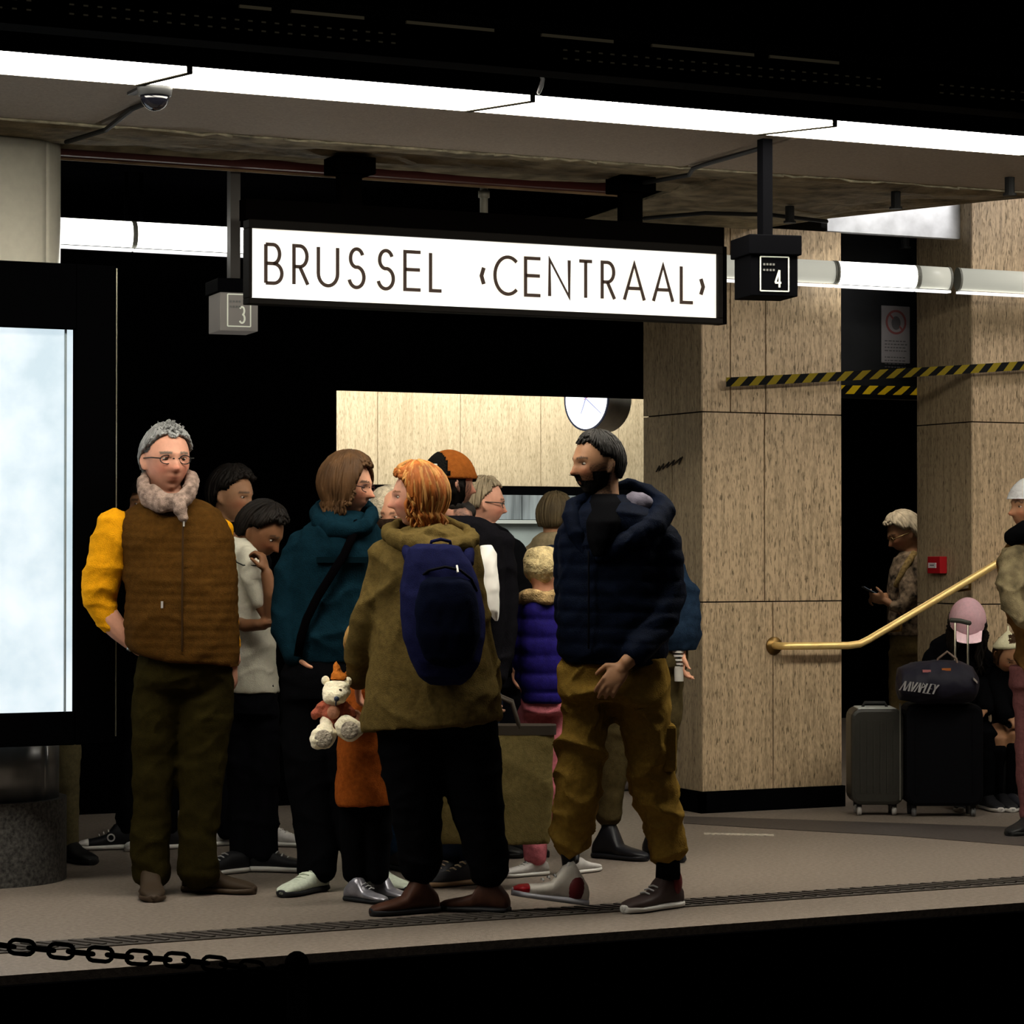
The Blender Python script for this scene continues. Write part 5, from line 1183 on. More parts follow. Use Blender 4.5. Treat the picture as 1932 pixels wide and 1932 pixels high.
# rucksack
rt = root('rucksack', tuple(P.p(842, 1285, -.25)), 'navy blue rucksack with a curved front pocket, worn over the olive parka', 'rucksack')
nb = cloth('rucksack_navy', (.008, .009, .038), .3, .2); mb = MB()
RR = []
for y, xl, xr, dep in ((1024, 790, 850, .03), (1032, 776, 872, .06), (1060, 766, 894, .085), (1100, 762, 908, .105), (1150, 760, 916, .12), (1200, 766, 918, .125), (1240, 780, 908, .12), (1270, 795, 892, .10), (1285, 815, 875, .05)): RR.append((y, xl, xr, dep, -.262-dep*.25))
P.ringset(mb, RR, 32, 2.8); me = remesh(mb, 'rucksack_body', rt.location, .008, folds(.006, (9, 9, 12), 91), 2); link('rucksack_body', me, nb, rt)
mb = MB(); RR = [(y, xl, xr, dep, -.362-dep*.3) for y, xl, xr, dep in ((1086, 815, 870, .02), (1096, 800, 890, .045), (1130, 790, 905, .06), (1190, 790, 910, .065), (1235, 805, 895, .055), (1255, 830, 875, .02))]
P.ringset(mb, RR, 28, 2.8); me = remesh(mb, 'front_pocket', rt.location, .008, folds(.003, seed=92), 2); link('front_pocket', me, cloth('rucksack_dark', (.002, .003, .010), .3, .2), rt)
mb = MB(); a_ = [(788, 1110, -.34), (795, 1090, -.36), (815, 1075, -.38), (845, 1068, -.39), (872, 1074, -.385), (892, 1090, -.36), (902, 1112, -.345)]; mb.tube([P.p(*q) for q in a_], .005, 8); mb.build('zip', M('zip_dark', (.0015, .0015, .003), .7, spec=.05), rt, True)
mb = MB(); mb.tube([P.p(866, 1066, -.38), P.p(868, 1078, -.395)], .004, 8); mb.build('zip_pull', M('zip_silver', (.8, .75, .7), .3, .6), rt)
for pts in ([(775, 1022, -.10), (772, 1040, -.17), (780, 1062, -.2)], [(880, 1022, -.10), (886, 1045, -.17), (885, 1062, -.2)]):
    mb = MB(); mb.tube([P.p(*q) for q in pts], P.m(11), 10, (FWD, .5)); mb.build('shoulder_strap', nb, rt, True)
mb = MB(); mb.tube([P.p(815, 1034, -.23), P.p(818, 1022, -.25), P.p(835, 1018, -.26), P.p(852, 1022, -.25), P.p(854, 1034, -.23)], .006, 8); mb.build('grab_loop', nb, rt, True)
# ---- man in the orange cap
P = Person(10.6, 860, 'bearded man in an orange cap and black jacket behind the redhead')
P.sethead(848, 913, 116, 122, 0, 0, 'pink', neck=(868, 985, 0))
t = [(972, 835, 905, .08), (990, 800, 935, .12), (1015, 790, 950, .135), (1100, 792, 955, .14), (1200, 796, 955, .15), (1275, 800, 950, .15)]
P.torso(t); A1 = [(805, 1020, 30), (800, 1110, 31), (806, 1200, 26), (812, 1270, 20)]; A2 = [(938, 1020, 30, .04), (948, 1110, 31, .04), (948, 1200, 27, 0), (940, 1280, 20, -.06)]
for l in (A1, A2): P.limb(l)
hand(P.body, P.p(812, 1268), cdir(0, 1, 0), cdir(1, 0, 0), cdir(0, 0, 1), .95); hand(P.body, P.p(940, 1278, -.06), cdir(-.1, 1, -.1), cdir(-1, 0, 0), cdir(0, 0, 1), .95, 1.1)
lg = [[(835, 1310, 44), (838, 1420, 38), (845, 1530, 31), (850, 1615, 27)], [(905, 1310, 44), (902, 1420, 38), (896, 1530, 31), (892, 1620, 27)]]
for l in lg: P.limb(l+[(l[-1][0], 1640, 18)])
P.finish(.007, (.02, .012, .008), 1)
bj = cloth('black_jacket', (.005, .0046, .006), .35, .25)
P.garment('jacket', bj, t, [A1, A2], .010, folds(.009, seed=95), 2); P.garment('jeans', cloth('dark_denim', (.010, .014, .026), .3), [(1255, 805, 945, .13), (1300, 802, 942, .14)], lg, .011, folds(.007, seed=96))
mb = MB(); P.ringset(mb, [(1028, 905, 930, .03, -.13), (1060, 903, 940, .045, -.14), (1110, 908, 946, .05, -.145), (1150, 918, 944, .045, -.145), (1172, 932, 942, .02, -.14)], 20)
me = remesh(mb, 'white_sweatshirt', P.org, .008, folds(.006, (20, 20, 10), 97), 2); link('white_sweatshirt', me, M('white_cloth_bright', (.80, .76, .70), .8), P.r, label='bright white cloth showing at the open jacket')
mb = MB(); mb.obox(P.p(910, 1114, -.17), RGT*.012, FWD*.006, UP*.02); mb.build('badge', M('badge_yellow', (.65, .5, .1), .5), P.r, bevel=.004)
oc = cloth('cap_orange', (.42, .125, .022), .4, .15)
P.cap_shell('cap', oc, lambda n: n[2] > .12 and not (n[1] > .60 and n[2] < .62 and abs(n[0]) < .45), .015, .001, nf=3)
P.cap_shell('mesh_panel', M('mesh_black', (.006, .005, .004), .8, bump=.6, bs=200), lambda n: n[1] < -.42 and n[2] > .2, .018, .001, nf=3)
mb = MB(); h = P.head; mb.prism([h.w(-.055, -.085, .022), h.w(-.045, -.135, .008), h.w(-.02, -.158, .0), h.w(.02, -.158, .0), h.w(.045, -.135, .008), h.w(.055, -.085, .022)], h.z*.004); mb.build('cap_bill', oc, P.r, bevel=.001)
P.cap_shell('hair', dh, lambda n: -.75 < n[2] < .15 and n[1] < .2 or (n[1] > .55 and .1 < n[2] < .7 and abs(n[0]) < .5), .012, .006)
mb = MB(); mb.ell(h.w(0, .055, -.10), h.x*.058, h.y*.045, h.z*.055); mb.ell(h.w(0, .0, -.085), h.x*.07, h.y*.06, h.z*.045); me = remesh(mb, 'beard', P.org, .006, lambda p, no: .006*snoise(p, (60, 60, 60), 3), 1); link('beard', me, dh, P.r)
mb = MB(); mb.obox(P.p(822, 880, -.085), RGT*.009, FWD*.004, UP*.008); mb.build('cap_buckle', M('white_cloth_bright', (.8, .76, .7), .8), P.r, bevel=.002)
P.shoe(852, .0, -40, .28, M('sneaker_dark', (.03, .03, .035), .6), M('sole_tan', (.30, .19, .11), .6), lace=M('lace_tan', (.4, .3, .2), .6)); P.shoe(893, -.08, -60, .29, M('sneaker_dark', (.03, .03, .035), .6), M('sole_tan', (.30, .19, .11), .6), lace=M('lace_tan', (.4, .3, .2), .6))
# ---- balding man with glasses in black
P = Person(11.5, 930, 'balding grey-haired man with glasses in a long black coat, looking away to the right')
P.sethead(912, 950, 94, 100, 5, 0, 'pink', neck=(905, 1005, 0))
t = [(985, 885, 935, .08), (1000, 868, 958, .11), (1030, 862, 978, .135), (1080, 862, 992, .14), (1150, 866, 1000, .15), (1230, 872, 998, .155), (1268, 880, 992, .15)]
P.torso(t); A1 = [(885, 1030, 27, .06), (880, 1110, 27, .08), (885, 1190, 22, .08)]; A2 = [(962, 1035, 27, -.06), (978, 1110, 29, -.08), (982, 1190, 25, -.08), (970, 1245, 19, -.1)]
for l in (A1, A2): P.limb(l); hand(P.body, P.p(l[-1][0], l[-1][1], l[-1][3]), cdir(0, 1, 0), cdir(1, 0, 0), cdir(0, 0, -1), .93)
lg = [[(905, 1300, 38), (905, 1400, 33), (905, 1500, 27), (905, 1590, 23)], [(955, 1300, 38), (950, 1400, 33), (945, 1500, 27), (945, 1590, 23)]]
for l in lg: P.limb(l)
P.finish(.007); P.garment('coat', blk, t, [A1, A2], .010, folds(.009, seed=101), 2); P.garment('trousers', blk2, [(1255, 880, 990, .13), (1300, 880, 988, .13)], lg, .012, folds(.006, seed=102))
gh2 = hairm('hair_fair_grey', (.28, .22, .14)); dohair(P, gh2, [(0, 80), (60, 70), (75, 30), (98, 12), (108, -12), (180, -28)], .007, 160, 0, .006, 33)
P.glasses(M('glasses_black', (.01, .01, .01), .3))
P.shoe(905, 0, 60, .28); P.shoe(948, 0, 70, .28)
# ---- boy in beige coat with back turned
P = Person(12.3, 1050, 'boy with short dark-blond hair in a beige coat, back turned, left of the walking man')
P.sethead(1048, 976, 86, 155, 5, 0, 'tan'); t = [(1002, 1020, 1080, .08), (1014, 1002, 1098, .11), (1040, 996, 1106, .12), (1150, 994, 1106, .13), (1280, 996, 1104, .14)]
P.torso(t); A1 = [(1008, 1035, 21), (1002, 1110, 21), (1005, 1190, 16)]; A2 = [(1094, 1035, 21), (1100, 1110, 21), (1096, 1190, 16)]
for l in (A1, A2): P.limb(l); hand(P.body, P.p(l[-1][0], l[-1][1]), cdir(0, 1, 0), cdir(1, 0, 0), cdir(0, 0, 1), .8)
lg = [[(1025, 1300, 30), (1025, 1400, 26), (1025, 1490, 22), (1025, 1545, 19)], [(1075, 1300, 30), (1075, 1400, 26), (1075, 1490, 22), (1075, 1545, 19)]]
for l in lg: P.limb(l)
P.finish(.009); bc = cloth('beige_coat', (.26, .20, .115), .3); P.garment('coat', bc, t, [A1, A2], .012, folds(.008, seed=111)); P.garment('trousers', blk2, [(1270, 1000, 1100, .11), (1300, 1000, 1100, .11)], lg, .012, folds(.005, seed=112))
dohair(P, hairm('hair_dark_blond', (.085, .06, .03)), SHORT, .010, 160, 0, .007, 43); P.shoe(1025, 0, 160, .24); P.shoe(1075, 0, 170, .24)
mb = MB(); mb.tube([P.p(985, 1062, -.1), P.p(1005, 1045, -.14), P.p(1040, 1036, -.155), P.p(1075, 1040, -.15)], [P.m(9)]*4, 10, (FWD, .5)); mb.build('navy_scarf', cloth('navy_scarf', (.012, .018, .035), .3), P.r, True)
# ---- child in furry beige hat and purple-blue jacket
P = Person(10.8, 1022, 'child in a furry beige hat, purple-blue puffer jacket and pink trousers, back turned')
P.sethead(1026, 1082, 88, 165, 0, 0, 'light'); t = [(1120, 1000, 1052, .07), (1132, 985, 1066, .10), (1160, 980, 1070, .115), (1220, 978, 1072, .125), (1290, 980, 1072, .13), (1325, 984, 1070, .125)]
P.torso(t); A1 = [(992, 1150, 20), (984, 1215, 21), (986, 1280, 16)]; A2 = [(1060, 1150, 20), (1066, 1215, 21), (1064, 1280, 16)]
for l in (A1, A2): P.limb(l); hand(P.body, P.p(l[-1][0], l[-1][1]), cdir(0, 1, 0), cdir(1, 0, 0), cdir(0, 0, 1), .7)
lg = [[(1005, 1340, 29), (1006, 1430, 27), (1008, 1530, 24), (1010, 1600, 25), (1010, 1622, 22)], [(1048, 1340, 29), (1050, 1430, 27), (1052, 1530, 24), (1085, 1600, 22, .05)]]
for l in lg: P.limb(l+[(l[-1][0], 1625, 15)])
P.finish(.008); P.garment('puffer_jacket', cloth('purple_blue_nylon', (.015, .010, .11), .2, .2, .45), t, [A1, A2], .009, quilt(.075, .010, 4), 2)
P.garment('trousers', cloth('pink_trousers', (.50, .14, .17), .2), [(1310, 985, 1068, .11), (1345, 982, 1072, .115)], lg, .010, folds(.006, seed=122))
fh = M('fur_beige', (.52, .40, .20), .95, var=.35, vs=40, bump=1, bs=100); fz = lambda p, no: .007*snoise(p, (50, 50, 50), 3)+.003*snoise(p, (120, 120, 120), 5)
mb = MB(); mb.ell(P.p(1026, 1068, 0), RGT*.085, FWD*.095, UP*.082); me = remesh(mb, 'hat', P.org, .006, fz, 1); link('hat', me, fh, P.r)
mb = MB(); mb.tube([P.p(990, 1128, .02), P.p(998, 1126, -.07), P.p(1026, 1128, -.11), P.p(1055, 1126, -.07), P.p(1062, 1126, .02)], [P.m(13)]*5, 12); me = remesh(mb, 'fur_collar', P.org, .006, fz, 1); link('fur_collar', me, M('fur_tan', (.38, .25, .11), .95, var=.6, vs=30, bump=1, bs=100), P.r)
P.shoe(1012, 0, -60, .21, wh, so, lace=wh); P.shoe(1085, .05, 140, .21, wh, so)
# ---- walking man in navy puffer
P = Person(9.78, 1165, 'bearded man walking left in navy puffer jacket, khaki cargo trousers, red and white trainers')
P.sethead(1128, 876, 120, -62, 3, 0, 'tan', neck=(1142, 958, 0))
t = [(935, 1112, 1180, .08, .02), (950, 1085, 1205, .11, .01), (972, 1066, 1236, .135), (1000, 1056, 1256, .15), (1050, 1052, 1262, .16), (1110, 1052, 1262, .165), (1180, 1052, 1262, .17), (1232, 1054, 1262, .17, 0, 0), (1252, 1066, 1256, .165)]
P.torso(t)
A1 = [(1244, 1012, 35, -.02), (1256, 1060, 37, -.03), (1258, 1120, 36, -.04), (1240, 1178, 31, -.10), (1205, 1220, 25, -.17), (1192, 1234, 22, -.18)]
A2 = [(1078, 1005, 30, .03), (1074, 1080, 32, .06), (1078, 1160, 29, .06), (1090, 1225, 22, .02)]
P.limb(A1, .6); P.limb(A2, .6); P.limb([(1205, 1220, 16, -.17), (1176, 1248, 14, -.19)], 1)
hand(P.body, P.p(1174, 1249, -.19), cdir(-.75, 1, -.1), cdir(.2, .1, 1), cdir(-1, -.4, .1), 1.0, .40, .04, .5)
hand(P.body, P.p(1090, 1222, .02), cdir(.2, 1, 0), cdir(1, 0, 0), cdir(0, 0, -1), .95)
lg = [[(1110, 1295, 56), (1104, 1360, 52), (1096, 1430, 47, -.03), (1090, 1500, 45, -.04), (1080, 1560, 42, -.02), (1072, 1605, 32, -.01)], [(1203, 1295, 60), (1215, 1370, 54), (1230, 1450, 46, .02), (1246, 1530, 43, .04), (1256, 1590, 38, .05), (1262, 1622, 27, .05)]]
P.limb(lg[0]+[(1074, 1655, 20), (1072, 1680, 18)], .5); P.limb(lg[1]+[(1262, 1650, 20, .05), (1262, 1680, 18, .05)], .5)
P.finish(.005, (.012, .008, .006), .93)
nv = cloth('navy_puffer', (.0026, .0045, .0115), .3, .25, .55)
P.garment('puffer_jacket', nv, t, [A1, A2], .0085, quilt(.058, .0055, 6, .010), 2)
mb = MB(); c0 = [(1162, 918, .07), (1190, 913, .08), (1222, 922, .06), (1243, 943, .03), (1250, 966, -.02), (1232, 992, -.07), (1200, 1012, -.11), (1165, 1032, -.135), (1125, 1052, -.14)]
mb.tube([P.p(*q) for q in c0], [P.m(q) for q in (10, 12, 14, 18, 24, 27, 27, 24, 14)], 16); mb.tube([P.p(1108, 938, -.02), P.p(1088, 950, -.04), P.p(1078, 975, -.08), P.p(1086, 1010, -.115), P.p(1102, 1045, -.13)], [P.m(10), P.m(17), P.m(22), P.m(20), P.m(10)], 14); mb.ell(P.p(1212, 962, .07), RGT*.085, FWD*.06, UP*.07)
me = remesh(mb, 'hood', P.org, .007, folds(.007, (14, 14, 22), 132), 2); link('hood', me, nv, P.r)
mb = MB(); mb.ell(P.p(1203, 950, .0), RGT*.066, FWD*.06, UP*.046); me = remesh(mb, 'hood_lining', P.org, .007, folds(.006, (20, 20, 20), 133), 1); link('hood_lining', me, cloth('lining_grey', (.15, .135, .17), .3), P.r)
mb = MB(); P.ringset(mb, [(932, 1116, 1168, .06, .0), (948, 1108, 1176, .085, -.03), (985, 1100, 1176, .10, -.08), (1020, 1104, 1160, .08, -.11), (1050, 1115, 1145, .05, -.13)]); me = remesh(mb, 'black_jersey', P.org, .008, None, 2); link('black_jersey', me, blk, P.r)
mb = MB(); mb.tube([P.p(1108, y, -.168-.01*math.sin((y-1040)/60)) for y in range(1040, 1240, 20)], .0035, 8); mb.build('zip', M('zip_dark', (.0015, .0015, .003), .7, spec=.05), P.r, True)
kt = cloth('khaki_cargo', (.20, .118, .022), .35, .15)
P.garment('trousers', kt, [(1235, 1070, 1252, .14), (1262, 1058, 1262, .15), (1300, 1056, 1264, .15), (1325, 1060, 1262, .14)], lg, .0085, folds(.024, (10, 10, 16), 141, .001), 2)
mb = MB(); mb.box((0, 0, 0), (1, 1, 1)); o = P.p(1262, 1410, -.06); mb.v = [o+RGT*((v.x-.5)*.05)+UP*((v.z-.5)*.17)+FWD*(v.y*.16) for v in mb.v]; mb.build('cargo_pocket', kt, P.r, bevel=.012)
dohair(P, hairm('hair_buzz', (.022, .019, .017)), SHORT, .0045, 300, 0, .0042, 25)
P.cap_shell('beard', hairm('hair_buzz', (.022, .019, .017)), lambda n: (n[1] > -.05 and n[2] < -.32+.12*abs(n[0])) and not (abs(n[0]) < .20 and -.60 < n[2] < -.46) and not (abs(n[0]) > .25 and n[1] > .55 and n[2] > -.45) and n[2] > -.97, .0035, .0012, seed=8)
sh = P.shoe(1072, -.03, -80, .285, M('trainer_white', (.62, .58, .52), .5, var=.1, vs=30), M('trainer_sole_blue', (.55, .55, .62), .4), pitch=9, hi=.06, z0=.028, lace=M('lace_grey', (.4, .4, .4), .6), tongue=M('trainer_tongue', (.70, .70, .68), .6), toecap=M('trainer_red', (.42, .012, .02), .4))
mb = MB(); o = P.p(1085, 1672, -.03); mb.ell(o, RGT*.040, FWD*.046, UP*.055); mb.build('heel_panel', M('trainer_maroon', (.10, .010, .012), .5), sh, True)
sh = P.shoe(1258, .04, -48, .29, M('trainer_dark', (.045, .028, .026), .55), M('sole_white', (.6, .58, .55), .5), hi=.03, lace=M('lace_grey', (.4, .4, .4), .6))
mb = MB(); o = P.p(1277, 1668, .05); mb.ell(o, RGT*.024, FWD*.040, UP*.05); mb.build('heel_panel', M('trainer_maroon', (.10, .010, .012), .5), sh, True)
mb = MB(); P.ringset(mb, [(1615, 1240, 1284, .05, .05), (1660, 1238, 1286, .055, .05)]); mb.build('sock', blk, P.r, True)
# ---- person bending behind the walking man
P = Person(11.4, 1235, 'person in slate blue jacket and black boots hidden behind the walking man')
P.sethead(1225, 1010, 98, -40, 15, 0, 'light'); t = [(1045, 1195, 1262, .08), (1065, 1175, 1290, .12), (1100, 1172, 1306, .14), (1150, 1176, 1320, .15), (1200, 1180, 1323, .15), (1228, 1190, 1316, .14)]
P.torso(t); A1 = [(1190, 1085, 25), (1180, 1150, 25), (1185, 1210, 18)]; A2 = [(1290, 1110, 26, -.04), (1300, 1165, 26, -.06), (1285, 1215, 20, -.08)]
for l in (A1, A2): P.limb(l); hand(P.body, P.p(l[-1][0], l[-1][1]+12, l[-1][3] if len(l[-1]) > 3 else 0), cdir(0, 1, 0), cdir(1, 0, 0), cdir(0, 0, -1), .9)
lg = [[(1195, 1260, 42), (1175, 1350, 37), (1155, 1450, 31), (1146, 1545, 25)], [(1250, 1260, 42), (1250, 1350, 37), (1245, 1450, 31), (1235, 1545, 25)]]
for l in lg: P.limb(l+[(l[-1][0], 1585, 18)])
P.finish(.009); P.garment('jacket', cloth('slate_blue', (.010, .020, .038), .3, .25), t, [A1, A2], .011, folds(.009, seed=151)); P.garment('trousers', cloth('brown_trousers', (.065, .048, .020), .3), [(1215, 1190, 1300, .12), (1260, 1180, 1298, .13)], lg, .011, folds(.007, seed=152))
P.cap_shell('hair', bh, lambda n: n[2] > .4 if n[1] > .5 else n[2] > -.5, .014, .005)
for k in range(4):
    mb = MB(); P.ringset(mb, [(1226+k*7.5, 1262+k*3, 1288, .035, -.09), (1230+k*7.5, 1263+k*3, 1288, .035, -.09)]); mb.build('cuff_stripe', M('cuff_white', (.50, .47, .42), .7), P.r)
mb = MB(); P.ringset(mb, [(1255, 1269, 1287, .02, -.10), (1283, 1270, 1287, .02, -.10)]); mb.build('cuff_end', M('cuff_white', (.50, .47, .42), .7), P.r)
bb = M('boot_black', (.012, .012, .015), .4); P.shoe(1145, 0, 55, .27, bb, bb, hi=.09); P.shoe(1236, 0, 30, .27, bb, bb, hi=.09)
# ---- woman with the phone in the doorway
P = Person(15.9, 1705, 'woman with short silver-blonde hair reading her phone in the dark doorway')
P.sethead(1706, 1007, 76, -78, 24, 0, 'tan', neck=(1718, 1050, 0))
t = [(1040, 1700, 1738, .07), (1052, 1684, 1752, .10), (1085, 1676, 1762, .12), (1130, 1674, 1764, .13), (1180, 1672, 1764, .135), (1200, 1674, 1762, .13)]
P.torso(t); A1 = [(1704, 1075, 17, -.08), (1708, 1125, 17, -.14), (1690, 1150, 14, -.16), (1662, 1132, 9, -.14)]; A2 = [(1740, 1070, 17, .06), (1716, 1120, 17, .04), (1690, 1140, 14, .02), (1665, 1128, 9, -.04)]
P.limb(A1, .7); P.limb(A2, .7)
hand(P.body, P.p(1666, 1133, -.14), cdir(-1, -.25, .3), cdir(0, -.6, 1), cdir(0, -1, -.2), .9, .7); hand(P.body, P.p(1666, 1124, -.02), cdir(-1, .15, -.3), cdir(0, .8, -.6), cdir(-.2, -1, 0), .9, .8)
lg = [[(1700, 1230, 24), (1698, 1310, 21), (1697, 1390, 18), (1698, 1440, 15)], [(1735, 1230, 24), (1735, 1310, 21), (1735, 1390, 18), (1736, 1440, 15)]]
for l in lg: P.limb(l)
P.finish(.008); P.garment('jacket', M('jacket_patterned', (.14, .10, .065), .9, var=.95, vs=28, bump=.3, bs=90), t, [A1[:-1]+[(1676, 1142, 11, -.15)], A2[:-1]+[(1680, 1136, 11, 0)]], .010, folds(.007, seed=161))
P.garment('trousers', cloth('khaki_woman', (.12, .085, .035), .3), [(1190, 1680, 1756, .11), (1235, 1680, 1756, .11)], lg, .011, folds(.005, seed=162))
sh_ = hairm('hair_silver', (.50, .42, .30)); dohair(P, sh_, SHORT, .016, 200, .0, .008, 35)
P.glasses(M('glasses_gold', (.5, .35, .15), .3, .6)); P.shoe(1698, 0, -60, .25); P.shoe(1736, 0, -60, .25)
mb = MB(); mb.tube([P.p(1722, 1045, -.06), P.p(1708, 1062, -.11), P.p(1694, 1085, -.13), P.p(1684, 1105, -.12)], [P.m(8), P.m(7), P.m(6), P.m(5)], 10); mb.build('scarf', cloth('scarf_ochre', (.22, .15, .06), .5, .4), P.r, True)
rt = root('phone', tuple(P.p(1642, 1114, -.1)), 'dark mobile phone held by the woman in the doorway', 'phone')
mb = MB(); d = cdir(1, .55, 0); mb.obox(P.p(1640, 1116, -.1), d*.062, FWD*.034, d.cross(FWD).normalized()*.0045); mb.build('case', M('phone_dark', (.02, .02, .022), .3), rt, bevel=.002)
mb = MB(); n_ = d.cross(FWD).normalized(); n_ = n_ if n_.z > 0 else -n_; mb.obox(P.p(1640, 1116, -.1)+n_*.005, d*.056, FWD*.030, n_*.0006); mb.build('screen', M('phone_screen', (.05, .06, .07), .1, emit=(.5, .6, .7), es=.3), rt)
# ---- seated girl in pink cap
P = Person(13.8, 1815, 'person in a pale pink cap and black jacket sitting hunched behind the black suitcase')
P.sethead(1818, 1172, 80, -6, 42, 0, 'tan', dd=-.12, neck=(1814, 1212, .0))
t = [(1196, 1784, 1842, .07, .0), (1212, 1758, 1862, .10, .0), (1240, 1748, 1866, .11, .0), (1290, 1748, 1866, .11, .0), (1350, 1748, 1864, .11, .02), (1375, 1752, 1862, .10, .02)]
P.torso(t); A1 = [(1762, 1236, 21, .0), (1756, 1290, 20, -.05), (1770, 1330, 16, -.22)]; A2 = [(1852, 1236, 21, .0), (1856, 1290, 20, -.05), (1846, 1335, 16, -.22)]
for l in (A1, A2): P.limb(l); hand(P.body, P.p(l[-1][0], l[-1][1], -.23), cdir(.9 if l is A1 else -.9, .4, -.1), cdir(0, 1, 0), cdir(1 if l is A1 else -1, 0, -.5), .85)
lg = [[(1780, 1368, 26, .02), (1788, 1374, 25, -.14), (1794, 1382, 22, -.28), (1800, 1440, 19, -.27), (1804, 1495, 15, -.25)], [(1840, 1368, 26, .02), (1842, 1374, 25, -.14), (1843, 1382, 22, -.28), (1844, 1440, 19, -.27), (1845, 1495, 15, -.25)]]
for l in lg: P.limb(l)
P.finish(.009); P.garment('jacket', blk, t, [A1, A2], .011, folds(.008, seed=171)); P.garment('trousers', blk, [(1345, 1755, 1860, .10, .02), (1375, 1757, 1860, .10, .02)], lg, .011, folds(.006, seed=172))
P.cap_shell('hair', dh, lambda n: n[1] < .3 and -.6 < n[2] < .35, .012, .006); P.locks(dh, 200, (150, 390), -20, .20, .012, .012, seed=37, wav=.012, emax=20)
pk = cloth('cap_pink', (.95, .66, .72), .2, .06); P.cap_shell('cap', pk, lambda n: n[2] > .05, .026, .001, nf=3)
h = P.head; mb = MB(); V = []; 
for j in range(13):
    a = math.radians(25+j*130/12); x = .078*math.cos(a)*1.05; V.append(h.w(x, .085+.02*math.sin(a), .020))
for j in range(12, -1, -1):
    a = math.radians(25+j*130/12); x = .07*math.cos(a)*1.05; V.append(h.w(x, .150+.030*math.sin(a), .004))
mb.prism(V, h.z*.005); mb.build('cap_bill', pk, P.r, bevel=.0015)
P.shoe(1804, -.25, -15, .25, bs, so); P.shoe(1845, -.25, 12, .25, bs, so)
# ---- second seated person, right of her
P = Person(13.72, 1905, 'person in a cream beret and long black socks sitting at the right pier')
P.sethead(1896, 1232, 74, 20, 40, 0, 'tan', dd=-.1, neck=(1908, 1246, .0))
t = [(1238, 1888, 1934, .07, .0), (1252, 1874, 1952, .10, .0), (1290, 1872, 1962, .11, .0), (1350, 1872, 1964, .11, .03), (1378, 1874, 1962, .11, .03)]
P.torso(t); A1 = [(1884, 1272, 19, .0), (1880, 1320, 18, -.08), (1886, 1352, 15, -.2)]; A2 = [(1946, 1272, 20, .0), (1950, 1320, 19, -.08), (1935, 1352, 16, -.2)]
for l in (A1, A2): P.limb(l); hand(P.body, P.p(l[-1][0], l[-1][1]-4, -.16), cdir(.4 if l is A1 else -.4, .2, -.6), cdir(0, 1, 0), cdir(1 if l is A1 else -1, 0, -.5), .85)
lg = [[(1890, 1372, 22, .0), (1876, 1380, 21, -.1), (1868, 1392, 19, -.2), (1874, 1440, 14, -.18), (1880, 1495, 10, -.16)], [(1932, 1372, 24, .0), (1920, 1380, 22, -.1), (1902, 1388, 20, -.22), (1896, 1440, 15, -.20), (1892, 1495, 10, -.18)]]
for l in lg: P.limb(l, .95)
P.finish(.008); P.garment('coat', blk, t, [A1, A2], .011, folds(.008, seed=181), extra=lambda mb: [mb.tube(*(lambda a: (a[0], a[1]))(P.path(l[:2])), 14) for l in lg])
for l in lg: P.garment('sock', blk, None, [[(l[2][0]+1, l[2][1]+14, l[2][2]*1.02, l[2][3]), l[3], l[4]]], .010, None)
mb = MB(); c = P.p(1894, 1216, -.12); mb.rings([[c+RGT*r*math.cos(a)+FWD*r*math.sin(a)+UP*z for a in [2*PI*k/28 for k in range(28)]] for r, z in ((.060, -.02), (.080, -.012), (.078, .0), (.050, .035), (.02, .062), (.006, .075), (.004, .10))]); mb.build('beret', cloth('beret_cream', (.62, .58, .38), .3, .08), P.r, True)
P.cap_shell('hair', bh, lambda n: n[1] < .3 and n[2] > -.6, .012, .006)
P.shoe(1880, -.17, 5, .25, bs, so); P.shoe(1894, -.20, 30, .25, M('boot_shiny', (.02, .02, .025), .15), so)
# low stone ledge they sit on
P_ = at(1850, 1500, 14.02); rt = root('stone_ledge', (P_.x, P_.y, 0), 'low dark stone ledge under the two seated people', 'ledge')
mb = MB(); mb.obox(Vector((P_.x+.25, Y1-.13, .19)), Vector((.5, 0, 0)), Vector((0, .09, 0)), UP*.19); mb.build('ledge_block', dark, rt, bevel=.01)
mb = MB(); mb.obox(Vector((P_.x+.25, Y1-.14, .395)), Vector((.52, 0, 0)), Vector((0, .10, 0)), UP*.015); mb.build('seat_slab', dark, rt, bevel=.004)
# ---- person in brown and beige coat at the right edge
P = Person(12.4, 1960, 'person in beige and brown coat with white hat, cut off by right frame edge')
P.sethead(1946, 958, 98, -70, 0, 0, 'tan', neck=(1968, 1015, 0))
t = [(1005, 1930, 2010, .09), (1022, 1898, 2032, .12), (1060, 1884, 2040, .135), (1110, 1882, 2044, .14), (1150, 1892, 2044, .14), (1200, 1914, 2046, .15), (1270, 1924, 2046, .15)]
P.torso(t); A1 = [(1908, 1045, 27, -.08), (1894, 1090, 27, -.14), (1896, 1135, 24, -.18), (1920, 1170, 22, -.22), (1950, 1190, 18, -.24)]; A2 = [(2020, 1050, 27), (2030, 1130, 27), (2026, 1210, 20)]
for l in (A1, A2): P.limb(l); hand(P.body, P.p(l[-1][0], l[-1][1], l[-1][3] if len(l[-1]) > 3 else 0), cdir(.6, .6, 0), cdir(1, 0, 0), cdir(0, 0, -1), .9)
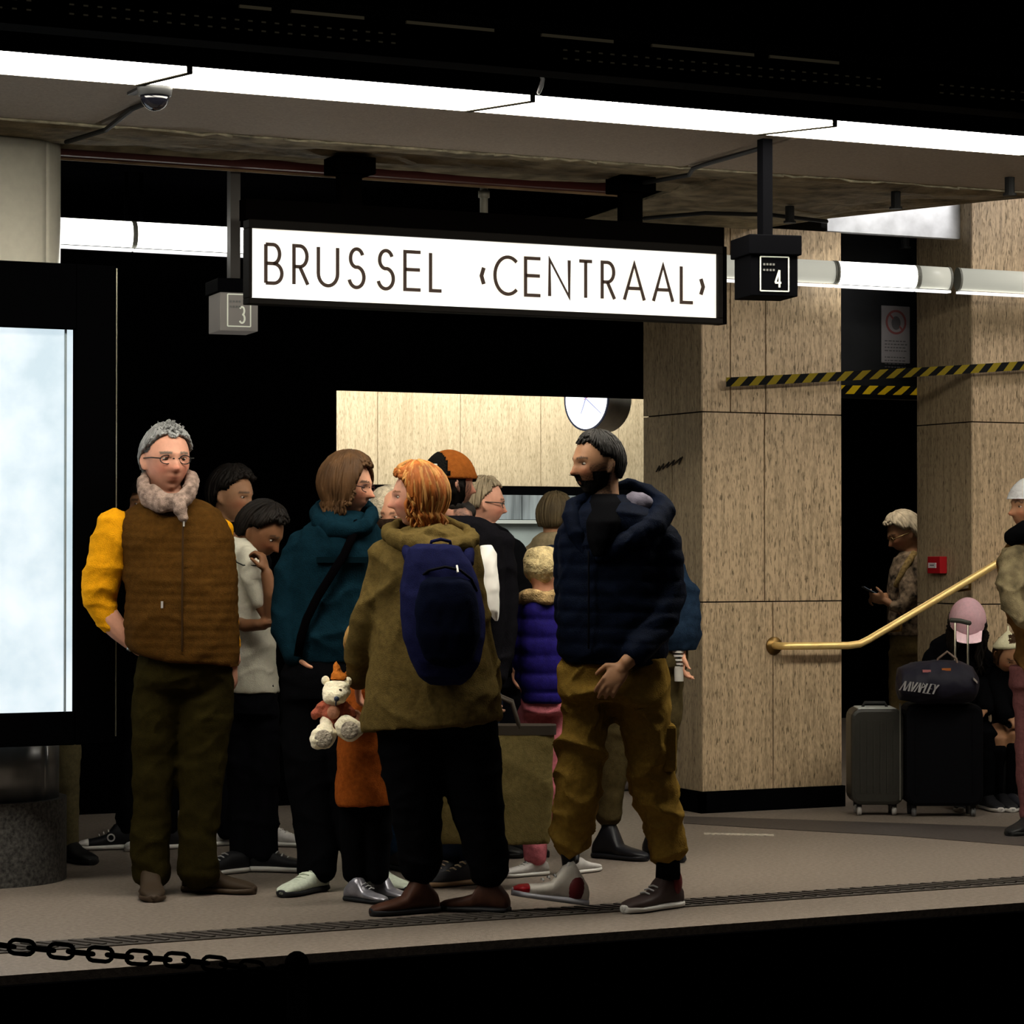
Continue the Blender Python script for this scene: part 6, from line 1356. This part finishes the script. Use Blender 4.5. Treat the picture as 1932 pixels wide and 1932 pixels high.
lg = [[(1948, 1300, 36), (1946, 1390, 31), (1944, 1480, 25), (1945, 1545, 21)], [(2005, 1300, 36), (2005, 1390, 31), (2005, 1480, 25), (2005, 1545, 21)]]
for l in lg: P.limb(l)
P.finish(.009); P.garment('coat', cloth('coat_brown', (.11, .055, .016), .4, .4, vs=12), t, [A2], .010, folds(.022, (9, 9, 14), 191), 2)
P.garment('sleeve', cloth('coat_beige', (.17, .135, .075), .4, .6, vs=14), [(1010, 1925, 1990, .10), (1030, 1896, 2000, .125), (1060, 1890, 1990, .13), (1085, 1900, 1975, .11)], [A1[:4]], .009, folds(.022, (10, 10, 16), 192), 2, label='beige upper part and sleeve of the coat')
P.garment('trousers', cloth('maroon_trousers', (.13, .05, .05), .3), [(1255, 1905, 2045, .12), (1300, 1905, 2042, .13)], lg, .012, folds(.006, seed=193))
mb = MB(); mb.tube([P.p(1900, 1018, -.08), P.p(1925, 1000, -.12), P.p(1955, 1005, -.13), P.p(1985, 1010, -.08)], [P.m(16), P.m(20), P.m(20), P.m(16)], 14); me = remesh(mb, 'scarf', P.org, .009, folds(.006, seed=194), 1); link('scarf', me, blk, P.r)
P.cap_shell('hat', M('hat_white', (.8, .8, .8), .7, bump=.3, bs=60), lambda n: n[2] > -.25 if n[1] < .4 else n[2] > .3, .022, .003)
P.shoe(1945, 0, -40, .27); P.shoe(2005, 0, -40, .27)
# ---- small trolley bag far behind between the walking man's legs
P_ = at(1185, 1505, 14.6); rt = root('backpack_on_floor', (P_.x, P_.y, 0), 'small grey bag on the floor far behind, between the walking man\'s legs', 'bag')
mb = MB(); mb.ell(Vector((P_.x, P_.y, .09)), RGT*.075, FWD*.07, UP*.10); me = remesh(mb, 'bag_body', rt.location, .010, folds(.012, (20, 20, 20), 3), 1); link('bag_body', me, M('bag_grey', (.20, .17, .16), .7, var=.4, vs=20), rt)
mb = MB(); mb.tube([Vector((P_.x, P_.y, .18))-RGT*.03, Vector((P_.x, P_.y, .22)), Vector((P_.x, P_.y, .18))+RGT*.03], .006, 8); mb.build('handle', M('caster_black', (.015, .015, .015), .5), rt)
